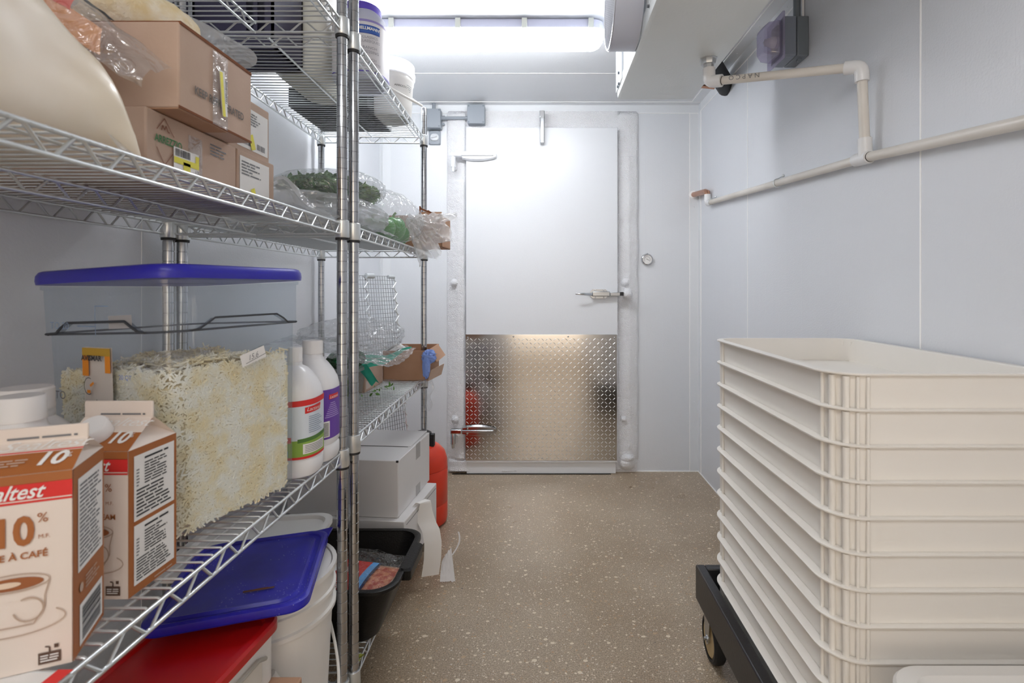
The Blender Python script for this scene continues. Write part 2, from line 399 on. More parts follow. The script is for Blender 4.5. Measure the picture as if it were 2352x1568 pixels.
# angle trims in the corners
t = MB()
t.box(XR-.052, BACK-.002, 0, XR, BACK, ZC-.05).box(XR-.002, BACK-.05, 0, XR, BACK-.002, ZC-.05); struct('trim_1', t, M_TRIM)
t = MB().box(XL, BACK-.002, ZC-.05, XR, BACK, ZC).box(XL, BACK-.05, ZC-.002, XR, BACK-.002, ZC); struct('trim_2', t, M_TRIM)
t = MB().box(XR-.002, REAR, ZC-.052, XR, BACK-.05, ZC).box(XR-.055, REAR, ZC-.002, XR-.002, BACK-.05, ZC); struct('trim_3', t, M_TRIM)
t = MB().box(XL, BACK-.002, 0, XL+.05, BACK, ZC-.05).box(XL, BACK-.05, 0, XL+.002, BACK-.002, ZC-.05); struct('trim_4', t, M_TRIM)
# beads of white sealant along the trims, the panel joints and the foot of the wall
t = MB()
for y in (2.39, 1.298, .15, -1.0): t.box(XR-.0015, y-.002, 0, XR, y+.002, ZC)
for x in (XR-.054,): t.box(x-.002, BACK-.0035, 0, x+.0015, BACK, ZC-.05)
t.box(XR-.0035, BACK-.054, 0, XR, BACK-.05, ZC-.05)
t.box(XR-.0035, REAR, ZC-.055, XR, BACK-.05, ZC-.0515).box(XR-.0585, REAR, ZC-.0035, XR-.055, BACK-.05, ZC)
t.box(XL, BACK-.003, ZC-.053, XR, BACK, ZC-.05).box(XL, BACK-.054, ZC-.003, XR, BACK-.05, ZC)
t.box(XL, BACK-.004, 0, XR, BACK, .005).box(XR-.004, REAR, 0, XR, BACK, .005)
for y in (2.68, 1.55, .42): t.box(XL, y-.002, ZC-.0015, XR, y+.002, ZC)
for y in (2.48, 1.25, .1): t.box(XL, y-.001, 0, XL+.001, y+.001, ZC)
t.box(-.93+.002, BACK-.001, 0, -.928, BACK, ZC)
struct('trim_5', t, M_CAULK)
# rivets on the trims
t = MB()
for x in (-.3, .2, .62, -.75): t.ball((x, BACK-.025, ZC-.002), (.005,.005,.002), 8, 6)
for z in (.3, .42, 1.0, 1.6): t.ball((XR-.026, BACK-.002, z), (.004,.002,.004), 8, 6).ball((XR-.002, BACK-.025, z+.03), (.002,.004,.004), 8, 6)
for y in (2.2, 2.45, 2.7, 1.95): t.ball((XR-.026, y, ZC-.002), (.004,.004,.002), 8, 6).ball((XR-.002, y+.05, ZC-.026), (.002,.004,.004), 8, 6)
struct('trim_6', t, M_TRIM)

# ---- door with its frosted frame
door = tag(obj('door_1', MB().box(-.4525, 3.085, .072, .4495, 3.135, 2.064), M_DOOR, bevel=.003), kind='structure')
door.data.name = 'door_slab'
def dome(x, z, r, d, y): return lambda px, pz: d*math.sqrt(max(0, 1-((px-x)**2+(pz-z)**2)/(r*r)))
domes = [(-.527,1.14,.021,.03),(-.52,.325,.022,.03),(.498,1.142,.021,.028),(.487,.325,.016,.025),(.512,.065,.05,.04),(-.51,2.0,.022,.008),(.478,2.012,.02,.006),(-.528,.225,.026,.022),(.51,1.075,.032,.022)]
def frost_strip(x0, x1, z0, z1, thick, nu, nv, edge):
    def fn(u, v):
        x = x0+(x1-x0)*u; z = z0+(z1-z0)*v
        e = min(1, min(u, 1-u)*nu/3.0)*min(1, min(v, 1-v)*nv/3.0)
        th = thick(x, z)
        d = th*(e**.5) + e*(.007*nz((x*9, z*9, 1)) + .0035*nz((x*35, z*35, 4)) + .0032*nz((x*100, z*100, 9)))
        for dx, dz, r, h in domes:
            q = ((x-dx)**2+(z-dz)**2)/(r*r)
            if q < 1: d += h*math.sqrt(1-q)
        ox = edge*.004*nz((z*7, 3, u*2))*(1 if u > .9 or u < .1 else 0)
        return (x+ox, BACK-.001-max(.0005, d), z)
    return MB().grid(fn, nu, nv)
fr = MB()
fr.box(-.565, BACK-.012, .01, -.455, BACK, 2.176).box(.452, BACK-.012, .01, .568, BACK, 2.176).box(-.565, BACK-.012, 2.066, .568, BACK, 2.176)
frame = struct('trim_7', fr, M_FROST)
L_ = frost_strip(-.575, -.4535, .07, 2.17, lambda x, z: .014+.028*max(0, min(1, (x+.56)/.06))*(1 if z < 1.75 else .25+.75*max(0, (2.0-z)/.25)*.5), 26, 260, 1)
struct('trim_8', L_, M_FROST)
Rr = frost_strip(.4505, .583, .075, 2.17, lambda x, z: .016+.02*max(0, 1-abs(x-.52)/.06)*(1 if z < 1.9 else .3), 28, 260, 1)
struct('trim_9', Rr, M_FROST)
struct('trim_10', frost_strip(-.30, .575, 2.066, 2.178, lambda x, z: .012, 150, 20, 0), M_FROST)
def bot(x, z):
    return .012 + .035*math.exp(-((x+.2)/.22)**2)*max(0, 1-(z-.01)/.035) + .03*math.exp(-((x+.5)/.1)**2)
struct('trim_11', frost_strip(-.57, .575, .004, .085, bot, 150, 18, 0), M_FROST)
struct('trim_12', MB().box(-.45, 3.10, .004, .44, 3.139, .068), M_TRIM)      # sweep under the door

struct('gap_shade', MB().box(-.535, 3.09, .0005, .41, 3.1, .0035), M_BLACK)     # black strip painting the shade in the gap under the door sweep
# kick plate with raised lugs
kp = part_empty('kick_plate', (-.006, 3.083, .087), door, 'bright diamond tread plate on the lower half')
obj('plate', MB().box(-.4545, 3.0815, .087, .4425, 3.0845, .832), M_DIA, kp, smooth=0)
lug = MB(); px_, pz_ = .0235, .0235; ny = int(.745/pz_); nx = int(.897/px_)
for i in range(nx):
    for j in range(ny):
        cx = -.4545+.012+i*px_; cz = .087+.012+j*pz_
        a = R(42) if (i+j) % 2 == 0 else R(-42); u = Vector((math.cos(a), 0, math.sin(a))); v = Vector((-math.sin(a), 0, math.cos(a))); c = Vector((cx, 3.0815, cz)); l, wd = .0105, .0017
        P = [c-u*l, c-u*l*.5-v*wd, c+u*l*.5-v*wd, c+u*l, c+u*l*.5+v*wd, c-u*l*.5+v*wd, c-u*l*.45+Vector((0,-.0013,0)), c+u*l*.45+Vector((0,-.0013,0))]
        lug.add(P, [(0,1,6),(1,2,7,6),(2,3,7),(3,4,7),(4,5,6,7),(5,0,6)])
obj('raised_lugs', lug, mat('lug_metal', 'EDEDED', .32, .9), kp, smooth=0)
obj('edge_strip', MB().box(-.4545, 3.0808, .8305, .4425, 3.0835, .8345).box(.4418, 3.0808, .087, .4448, 3.0835, .832), M_CHROME, kp, smooth=0)
rv = MB()
for x, z in ((-.44,.815),(-.17,.822),(.155,.822),(.43,.815),(-.44,.1),(.43,.33),(.0,.1)): rv.ball((x, 3.0805, z), (.005,.0025,.005), 10, 6)
obj('rivet', rv, M_CHROME, kp)

# door hardware
def hinge(z, frosted):
    m = mat('frosted_chrome', 'F0F3F7', .35, .25) if frosted else M_CHROME
    h = part_empty('door_hinge', (-.52, 3.08, z), door, 'upper hinge white with frost' if frosted else 'lower hinge of bare chrome')
    pts = []
    for i in range(17):
        a = i/16; pts.append((-.475+.205*a, .033*math.sin(math.pi*min(1, .18+a*.72))**.7 if a < 1 else .012))
    top = pts; bt = [(x, -y) for x, y in pts][::-1]; prof = top+bt; n = len(prof)
    vs = [(x, 3.075, z+y) for x, y in prof] + [(x*.97-.01, 3.055, z+y*.75) for x, y in prof]
    fs = [(i, (i+1) % n, n+(i+1) % n, n+i) for i in range(n)] + [tuple(range(n, 2*n))]
    obj('strap', MB().add(vs, fs), m, h, smooth=40)
    obj('strap_rib', MB().box(-.48, 3.045, z-.007, -.285, 3.058, z+.007), m, h, bevel=.004)
    br = MB().box(-.538, 3.035, z-.014, -.47, 3.075, z+.014)
    obj('knuckle', br, m, h, bevel=.006)
    obj('barrel', MB().lathe([(.0,-.1),(.008,-.094),(.011,-.07),(.015,-.068),(.015,.014),(.012,.02),(0,.022)], (-.523, 3.052, z-.005), 18), m, h)
    obj('leaf', MB().rloft([(0, -.018, .018, -.05, .035, .017), (.02, -.014, .014, -.046, .031, .013)], 6).rot(90, axis='X').move((-.523, 3.115, z-.035)), M_FROST if True else m, h)
    if not frosted:
        sc_ = MB()
        for x, dz in ((-.44,.013),(-.44,-.013),(-.39,0),(-.33,0)): sc_.lathe([(0,0),(.006,0),(.006,.003),(0,.004)], (x, 3.053, z+dz), 12, ax=Matrix.Rotation(R(90), 3, 'X'))
        obj('screw', sc_, M_CHROMED, h)
hinge(EYE+(662-357)/388, True); hinge(EYE-(988-662)/388, False)

lz = EYE-(675-662)/388
h = part_empty('door_latch', (.31, 3.08, lz), door, 'chrome pull latch')
obj('latch_body', MB().box(.295, 3.05, lz-.014, .40, 3.085, lz+.016), M_CHROMED, h, bevel=.004)
pp = [(.285,-.012),(.30,-.026),(.375,-.026),(.39,-.012),(.39,.014),(.375,.028),(.30,.028),(.285,.014)]
vs = [(x, 3.084, lz+z) for x, z in pp]+[(x, 3.07, lz+z) for x, z in pp]; n = 8
obj('latch_plate', MB().add(vs, [(i,(i+1)%n,n+(i+1)%n,n+i)[::-1] for i in range(n)]+[tuple(range(n,2*n))]), M_CHROMED, h, smooth=30)
obj('handle', MB().grid(lambda u, v: (.295-.10*u, 3.05-.022*math.sin(u*2.2)-.004*math.cos(v*6.283), lz-.002+.004*u+(.0085*(1-.45*u))*math.sin(v*6.283)), 14, 12, cv=True), M_CHROME, h)
obj('latch_tongue', MB().box(.40, 3.055, lz-.012, .462, 3.075, lz+.01), M_CHROMED, h, bevel=.003)
obj('screw', MB().ball((.315,3.069,lz-.02),(.004,.003,.004),8,6).ball((.365,3.069,lz-.02),(.004,.003,.004),8,6).ball((.315,3.069,lz+.022),(.004,.003,.004),8,6).ball((.365,3.069,lz+.022),(.004,.003,.004),8,6), M_CHROME, h)
h = thing('inside_release_knob', 'frost covered round release knob right of the latch', 'release knob', (.50, 3.08, lz-.01))
obj('knob', MB().ball((.502, 3.06, lz+.0), (.026, .02, .024), 20, 12, lambda d: 1+.08*nz((d.x*3, d.y*3, d.z*3))), M_FROST, h)
obj('strike', MB().box(.462, 3.045, lz-.010, .478, 3.09, lz+.012), M_BLACKM, h)

h = thing('door_closer', 'slim vertical chrome door closer above the centre of the door', 'door closer', (.005, 3.1, 2.02))
zt, zb = EYE+(662-258)/385, EYE+(662-328)/389
obj('closer_arm', MB().box(-.012, 3.045, zb, .014, 3.082, zt-.045), M_CHROMED, h, bevel=.004)
obj('hook', MB().box(-.015, 3.06, zt-.048, .016, 3.118, zt), M_CHROME, h, bevel=.004)
obj('end_cap', MB().box(-.010, 3.04, zb-.006, .012, 3.075, zb+.012), M_CHROME, h, bevel=.003)

# junction boxes and conduit on the back wall
def jbox(nm, label, x, z, wd, hh, extra=None):
    h = thing(nm, label, 'junction box', (x, BACK, z))
    obj('box', MB().box(x-wd/2, BACK-.05, z-hh/2, x+wd/2, BACK, z+hh/2), M_GREY, h, bevel=.004)
    obj('cover', MB().box(x-wd/2-.001, BACK-.062, z-hh/2-.001, x+wd/2+.001, BACK-.05, z+hh/2+.001), M_GREY, h, bevel=.003)
    s_ = MB()
    for a in (-1, 1):
        for b in (-1, 1): s_.lathe([(0,0),(.004,0),(.004,.002),(0,.002)], (x+a*(wd/2-.008), BACK-.062, z+b*(hh/2-.008)), 10, ax=Matrix.Rotation(R(90), 3, 'X'))
    obj('screw', s_, M_GREYD, h)
    obj('mounting_ear', MB().lathe([(.004,0),(.009,0),(.009,.006),(.004,.006)], (x+wd/2+.008, BACK-.004, z-hh/2+.035), 14, ax=Matrix.Rotation(R(90), 3, 'X')), M_GREY, h)
    return h
jbox('junction_box', 'left grey junction box on the back wall above the toggle switch', -.652, 2.118, .098, .112)
jbox('junction_box', 'right grey junction box overlapping the top left of the frosted frame', -.392, 2.142, .102, .112)
cd = thing('conduit', 'short horizontal grey conduit joining the two junction boxes', 'conduit', (-.52, BACK-.03, 2.125))
obj('pipe', MB().tube([(-.603, BACK-.03, 2.128), (-.443, BACK-.03, 2.128)], .0095, 14), M_GREY, cd)
obj('bushing', MB().tube([(-.603, BACK-.03, 2.128), (-.583, BACK-.03, 2.128)], .0135, 14).tube([(-.458, BACK-.03, 2.128), (-.443, BACK-.03, 2.128)], .0135, 14), M_GREY, cd)
cd = thing('conduit', 'stub of grey conduit rising to the ceiling from the left junction box', 'conduit', (-.65, BACK-.03, 2.17))
obj('pipe', MB().tube([(-.648, BACK-.03, 2.174), (-.648, BACK-.03, ZC)], .010, 14), M_GREY, cd)
sw = thing('toggle_switch', 'small grey weatherproof switch under the left junction box', 'switch', (-.648, BACK, 2.02))
obj('plate', MB().box(-.683, BACK-.012, 1.974, -.613, BACK, 2.06), M_GREY, sw, bevel=.004)
obj('cap', MB().rloft([(0,-.026,.026,-.022,.022,.02),(.012,-.024,.024,-.02,.02,.018),(.016,-.018,.018,-.014,.014,.013)], 6).rot(90, axis='X').move((-.647, BACK-.01, 2.017)), mat('frosty_cap','DDE1E5',.4), sw)
obj('lever', MB().tube([(-.665, BACK-.03, 2.015), (-.63, BACK-.03, 2.022)], .007, 10), mat('frosty_cap','DDE1E5',.4), sw)
obj('screw', MB().ball((-.676,BACK-.012,2.053),(.003,.002,.003),8,6).ball((-.620,BACK-.012,2.053),(.003,.002,.003),8,6).ball((-.676,BACK-.012,1.981),(.003,.002,.003),8,6).ball((-.620,BACK-.012,1.981),(.003,.002,.003),8,6), M_GREYD, sw)

th = thing('dial_thermometer', 'small round chrome dial thermometer on the back wall right of the door', 'thermometer', (.634, BACK, 1.282))
Y90 = Matrix.Rotation(R(90), 3, 'X')
obj('case', MB().lathe([(.036,0),(.036,.006),(.033,.018),(.030,.02),(.028,.016)], (.634, BACK, 1.282), 32, ax=Y90, capt=False), M_CHROME, th)
obj('dial', MB().lathe([(0,.012),(.029,.012),(.029,.013),(0,.013)], (.634, BACK, 1.282), 32, ax=Y90), M_PAPER, th)
F = Face((.634, BACK-.0135, 1.282), (1,0,0), (0,0,1), th)
F.stroke('tick_ring', M_INKG, arc(0,0,.017,.017,-40,220), .0015); F.stroke('pointer', M_INK, [(-.006,.004),(.012,-.006)], .002)
obj('screw', MB().ball((.634,BACK-.015,1.315),(.006,.006,.006),10,8).ball((.612,BACK-.012,1.262),(.006,.006,.006),10,8), M_CHROME, th)

# ---- ceiling lamps
def lamp(x0, x1, y, label, strength):
    L0 = thing('ceiling_lamp', label, 'ceiling lamp', ((x0+x1)/2, y, ZC), 'vapour tight ceiling lamps')
    hw = .058
    def body(z0, z1, inset):
        return MB().rloft([(z1, x0+inset, x1-inset, y-hw+inset, y+hw-inset, hw-inset-.001), (z0, x0, x1, y-hw, y+hw, hw-.001)][::-1], 10)
    obj('housing', MB().rloft([(ZC-.042, x0, x1, y-hw, y+hw, hw-.001), (ZC-.006, x0+.004, x1-.004, y-hw+.006, y+hw-.006, hw-.008), (ZC, x0+.02, x1-.02, y-hw+.02, y+hw-.02, hw-.022)], 10), mat('lamp_housing', 'C9CBE0', .4), L0)
    dm = mat('lamp_diffuser'+str(strength), 'FAFCFF', .4, emit=strength)
    e = hw-.004
    obj('diffuser', MB().rloft([(ZC-.105, x0+.035, x1-.035, y-e+.03, y+e-.03, e-.031), (ZC-.095, x0+.02, x1-.02, y-e+.014, y+e-.014, e-.015), (ZC-.075, x0+.008, x1-.008, y-e+.003, y+e-.003, e-.004), (ZC-.042, x0+.004, x1-.004, y-e, y+e, e-.001)], 10), dm, L0)
    x = x1-.062; k = 0
    while x > x0:
        obj('clip', MB().box(x-.011, y-hw-.007, ZC-.047, x+.011, y-hw, ZC-.006), mat('clip_grey', 'C9CCC6', .4), L0, bevel=.0015); obj('clip', MB().box(x-.011, y+hw, ZC-.047, x+.011, y+hw+.007, ZC-.006), MATS['clip_grey'], L0, bevel=.0015)
        x -= .272
    return L0
lamp(-.93, .262, 2.18, 'long glowing lamp across the ceiling left of the cooling unit', LAMP_FRONT)
lamp(-.93, .262, -.55, 'added fill lamp behind the viewpoint, built like the front one', LAMP_REAR)  # unseen copy of the front lamp, added to fill the near end

# ---- evaporator (cooling unit)
ev = thing('evaporator_unit', 'ceiling hung cooling unit with fan guard and wide smooth grey drain pan', 'cooling unit', (.46, 1.5, 1.888))
ez = EYE+.78
obj('drain_pan', MB().rloft([(ez, .318, .616, .875, 2.143, .012), (ez+.004, .311, .622, .868, 2.15, .016), (ez+.05, .309, .624, .866, 2.152, .018)], 5), M_GALV, ev)
obj('casing', MB().box(.314, .88, ez+.05, .619, 2.14, ZC-.012), M_GALV, ev)
obj('side_panel', MB().box(.3065, 2.0, ez+.03, .3145, 2.15, ZC-.012).box(.3065, .87, ez+.03, .3145, 1.02, ZC-.012), mat('white_sheet','E4E8EC',.4), ev)
fy, fz, fr_ = 1.69, EYE+.928, .14
X90 = Matrix.Rotation(R(-90), 3, 'Y')
obj('fan_shroud', MB().lathe([(fr_+.004,0),(fr_+.004,.085),(fr_-.002,.085),(fr_-.002,0)], (.308, fy, fz), 56, ax=X90, capb=False, capt=False), mat('shroud_grey','C9CDDA',.4), ev)
g = MB(); gx = .221; hx = .0125
for r_ in (fr_, fr_*.985): g.tube([(gx, fy+r_*math.cos(R(a)), fz+r_*math.sin(R(a))) for a in range(0, 360, 8)], .0025, 6, closed=True)
i = 0
nrow = int(2*fr_/(hx*.87))+2
for r0 in range(-nrow//2, nrow//2+1):
    for c0 in range(-14, 15):
        cy = fy + c0*hx + (hx/2 if r0 % 2 else 0); cz = fz + r0*hx*.87
        for a in (30, 90, 150):
            p = (cy+hx*.577*math.cos(R(a)), cz+hx*.577*math.sin(R(a))); q = (cy+hx*.577*math.cos(R(a+60)), cz+hx*.577*math.sin(R(a+60)))
            if max((p[0]-fy)**2+(p[1]-fz)**2, (q[0]-fy)**2+(q[1]-fz)**2) < fr_**2:
                g.tube([(gx, p[0], p[1]), (gx, q[0], q[1])], .0011, 4, caps=False)
obj('fan_guard', g, mat('guard_wire','D9DBE2',.3,.4), ev, smooth=0)
fb = MB()
for k in range(4):
    a0 = k*90+20
    fb.grid(lambda u, v: (.262+.022*math.sin((v-.5)*1.6)*(1-.3*u), fy+(.03+.095*u)*math.cos(R(a0+v*62)), fz+(.03+.095*u)*math.sin(R(a0+v*62))), 6, 6)
fb.lathe([(0,0),(.035,0),(.035,.03),(0,.034)], (.285, fy, fz), 20, ax=X90)
obj('fan_blades', fb, mat('fan_dark','5A606C',.4,.6), ev)
for y, z in ((1.62,ez+.035),(1.66,ez+.03),(2.055,ez+.03),(2.085,ez+.03),(2.06,ez+.075)): obj('bolt', MB().lathe([(0,0),(.006,0),(.006,.006),(0,.007)], (.3065, y, z), 6, ax=X90), M_GREYD, ev)
for y in (1.28, 1.36, 1.5): obj('bolt', MB().lathe([(0,0),(.005,0),(.005,.006),(0,.006)], (.309, y, ez+.035), 6, ax=X90), M_GREYD, ev)

# ---- drain pipe
dp = thing('drain_pipe', 'off-white drain pipe from the cooling unit down and along the right wall', 'drain pipe', (.93, 1.5, 1.5))
A = Vector((.566, 1.765, ez)); B_ = Vector((.568, 1.765, EYE+.702)); C_ = Vector((.905, 1.47, EYE+.628)); D_ = Vector((.921, 1.478, EYE+.372))
rp = .0135
def elbow(p, d1, d2, r=.018, leg=.036, n=12, name='elbow'):
    d1 = Vector(d1).normalized(); d2 = Vector(d2).normalized(); p = Vector(p)
    pts = [p+d1*leg, p+d1*.018] + [p+d1*.018*(1-t)**2+d2*.018*t*t for t in (.3,.5,.7)] + [p+d2*.018, p+d2*leg]
    mb = MB().tube(pts, r, 20); 
    return mb
pipe = MB()
dBC = (C_-B_).normalized()
F_ = Vector((.921, 2.86, EYE+.472)); G_ = Vector((.921, -.4, EYE+.372-(1.478+.4)*.112))
obj('pipe', MB().tube([B_, C_], rp, 20), M_PVC, dp)
obj('pipe', MB().tube([C_, D_], rp, 20), M_PVC, dp)
obj('pipe', MB().tube([F_, D_], rp*.97, 20), M_PVC, dp)
obj('pipe', MB().tube([D_, G_], rp, 20), M_PVC, dp)
obj('elbow', elbow(B_, (0,0,1), dBC, .0205, .045), M_PVCF, dp)
obj('elbow', elbow(C_, -dBC, (D_-C_), .019, .042), M_PVCF, dp)
dg1 = (G_-D_).normalized(); dg2 = (F_-D_).normalized()
obj('tee', MB().tube([D_+dg2*.045, D_+dg1*.02], .0185, 20).tube([D_, D_+Vector((-.002,0,.055))], .0185, 20), M_PVCF, dp)
rg = MB()
for p, d in ((B_+dBC*.046, dBC), (C_-dBC*.043, dBC), (D_+Vector((-.002,0,.056)), Vector((0,0,1))), (D_+dg1*.021, dg1)): rg.tube([p, p+d*.0022], .0142, 16)
obj('black_cement', rg, M_INK, dp)
obj('drain_fitting', MB().lathe([(.014,-.05),(.018,-.048),(.018,-.022),(.024,-.02),(.026,-.012),(.026,-.004),(.03,-.002),(.03,0)], A, 8, a0=.2).lathe([(.0165,-.045),(.0165,0)], A, 20), mat('fitting_metal','C5C8CB',.3,.7), dp)
Fp = Face(B_+dBC*.060+Vector((0,0,-.002)), dBC, (0,0,1), dp)
# the maker's word is printed upside down along the pipe
nrm = Vector((-dBC.y*0, 0, 0))
side = dBC.cross(Vector((0,0,1))).normalized()
Ft = Face(B_+dBC*.175+side*rp+Vector((0,0,.007)), -dBC, (0,0,-1), dp); Ft.off = .0008
Ft.text('N A P C O', 0, -.001, .021, M_INKG, sx=1.05)
hg = MB()
for t_ in (.03, .40, .975):
    p = D_.lerp(F_, t_); hg.tube([p+Vector((.016*math.cos(R(a)), 0, .016*math.sin(R(a)))) for a in range(0, 360, 20)], .0022, 6, closed=True)
    hg.tube([p+Vector((0,0,.016)), p+Vector((.02,0,.026))], .002, 6).ball(p+Vector((.022,0,.028)), (.005,.006,.006), 8, 6)
obj('hanger', hg, M_ZINC, dp)
obj('elbow', MB().tube([F_+Vector((0,-.03,-.002)), F_+Vector((0,.012,0)), F_+Vector((0,.028,.014)), F_+Vector((0,.03,.05))], .018, 18), M_PVCF, dp)
M_COP = mat('copper', 'B98B73', .3, .9)
obj('copper_stub', MB().tube([F_+Vector((0,.03,.045)), F_+Vector((0,.035,.062)), F_+Vector((-.001,.06,.072)), (.915, BACK, EYE+.566)], .0155, 18), M_COP, dp)
obj('wall_bead', MB().lathe([(.018,0),(.026,0),(.022,.008),(.016,.01)], (.915, BACK, EYE+.566), 16, ax=Y90), M_CAULK, dp)

sl = thing('suction_line', 'black foam wrapped refrigerant line behind the drain pipe elbow', 'refrigerant pipe', (.8, 2.5, 2.17))
obj('foam_sleeve', MB().tube([(.945, 2.66, EYE+1.03), (.84, 2.50, EYE+1.045), (.70, 2.28, EYE+1.05)], .045, 18), M_RUB, sl)
obj('copper_tube', MB().tube([(.835, 2.52, EYE+.975), (.70, 2.48, EYE+.972)], .009, 12), M_COP, sl)

# ---- light fixture box on right wall
lb = thing('bulkhead_light', 'grey box lamp with clear lilac cover high on the right wall', 'wall light', (XR, 1.93, 2.02))
by0, by1 = 1.84, 1.945; bz0, bz1 = EYE+.825, EYE+.967
obj('back_box', MB().box(.905, by0, bz0, XR, by1, bz1), M_GREYD, lb, bevel=.004)
obj('front_box', MB().box(.857, by0, bz0, .9035, by1, bz1), mat('mid_grey_box','7F8794',.35), lb, bevel=.005)
obj('flange', MB().box(.848, by0-.012, bz0-.012, .857, by1+.012, bz1+.012), M_LILAC, lb, bevel=.002)
obj('cover', MB().rloft([(0,-.062,.062,-.045,.045,.01),(.035,-.058,.058,-.042,.042,.01),(.052,-.045,.045,-.032,.032,.012)], 5, capb=False).rot(-90, axis='Y').move((.848, (by0+by1)/2, (bz0+bz1)/2)), M_LILAC, lb)
obj('lamp_holder', MB().lathe([(.02,0),(.02,.02),(.015,.03),(.012,.045),(0,.05)], (.857, (by0+by1)/2, (bz0+bz1)/2), 16, ax=X90), M_WPL, lb)
obj('mounting_ear', MB().lathe([(.003,0),(.008,0),(.008,.01),(.003,.01)], (.925, (by0+by1)/2-.02, bz0-.006), 14, ax=Y90), M_GREYD, lb)
obj('conduit', MB().tube([(.928, 1.89, bz1-.01), (.928, 1.89, ZC)], .0125, 14), M_GREYD, lb)
obj('cable', MB().tube([(.94, 1.87, bz1), (.94, 1.87, ZC)], .004, 8), M_PVCF, lb)

# ================================================================ WIRE SHELVING
def truss(mb, a, b, dz, r=.003, rw=.0022, period=.064, phase=0):
    a, b = Vector(a), Vector(b); L = (b-a).length; d = (b-a)/L
    mb.tube([a, b], r, 8); mb.tube([a+Vector((0,0,-dz)), b+Vector((0,0,-dz))], r, 8)
    n = max(2, int(L/period)); p = L/n; pts = []
    for i in range(n*2+1):
        t_ = i*p/2; top = i % 2 == 0
        s_ = .17*p/2
        z = -.0015 if top else -dz+.0015
        for q in (-s_, s_):
            tt = min(max(t_+q, 0), L); pts.append(a+d*tt+Vector((0,0,z)))
    mb.tube(pts, rw, 6)
def shelving(label, loc, rz, L, D, zs, mids, height=1.86, order='shelving_unit'):
    """local frame: front at x=0, rear at x=-D; y from 0 to L"""
    un = thing(order, label, 'shelving unit', loc, 'chrome wire shelving units', rz=rz)
    post_me = None
    for x in (0, -D):
        for y in (0, L):
            prof = [(.0, .0), (.0127, 0)]; z = .03
            while z < height-.02:
                prof += [(.0127, z), (.0118, z+.0006), (.0118, z+.0018), (.0127, z+.0024)]; z += .0254
            prof += [(.0127, height-.002), (.0115, height)]
            if post_me is None:
                po = obj('post', MB().lathe(prof, (0,0,0), 16), M_CHROMEP, un, smooth=50, local=True); post_me = po
                po.location = (x, y, 0)
            else:
                po = post_me.copy(); COL.objects.link(po); po.parent = un; po.location = (x, y, 0)
    for zt, md, cut in zip(zs, mids, (0,)*len(zs)):
        mb = MB(); n = int(L/.0218); e = .014
        for i in range(1, n):
            y = L*i/n; pts = [(.0025, y, zt-.006), (-.0035, y, zt-.002), (-D+.0035, y, zt-.002), (-D-.0025, y, zt-.006)]
            mb.tube(pts, .0017, 6)
        sh = obj('wire_deck', mb, M_ZINC, un, local=True, smooth=60)
        tr = MB(); 
        truss(tr, (0, e, zt-.005), (0, L-e, zt-.005), .026); truss(tr, (-D, e, zt-.005), (-D, L-e, zt-.005), .026)
        truss(tr, (-e, 0, zt-.005), (-D+e, 0, zt-.005), .026, period=.07); truss(tr, (-e, L, zt-.005), (-D+e, L, zt-.005), .026, period=.07)
        if md: truss(tr, (-D*.5, 0, zt-.008), (-D*.5, L, zt-.008), .024)
        else: tr.tube([(-D*.5, 0, zt-.008), (-D*.5, L, zt-.008)], .0028, 8)
        tr.tube([(-.035, .01, zt-.006), (-.035, L-.01, zt-.006)], .0022, 6)
        obj('truss', tr, M_ZINC, sh, local=True, smooth=60)
        for x in (0, -D):
            for y in (0, L):
                co = MB().lathe([(.0165, zt-.040), (.0178, zt-.038), (.0165, zt+.002), (.0155, zt+.003)], (x, y, 0), 20)
                obj('collar', co, M_ZINC, sh, local=True)
                sl_ = MB().lathe([(.0158, zt-.046), (.0162, zt-.040)], (x, y, 0), 20)
                obj('split_sleeve', sl_, M_INK, sh, local=True)
    return un
M_CHROMEP = mat('post_chrome', 'BDBEC0', .12, 1, var='AEAFB2', vscale=14)
ZA, ZB = 1.273, .708                          # near unit decks
ZT2, ZM2, ZL2, Z0 = 1.752, 1.270, .733, .135  # far unit decks
shelving('near chrome wire shelving unit holding the cheese bin and cream cartons', (-.495, 1.285-1.2, 0), 0, 1.2, .43, (ZA+.5, ZA, ZB, Z0), (1, 1, 1, 0), 1.9)
shelving('far chrome wire shelving unit next to the cooler door', (-.480, 1.322, 0), 1.3, .874, .43, (ZT2, ZM2, ZL2, Z0), (0, 0, 1, 0), 1.87)

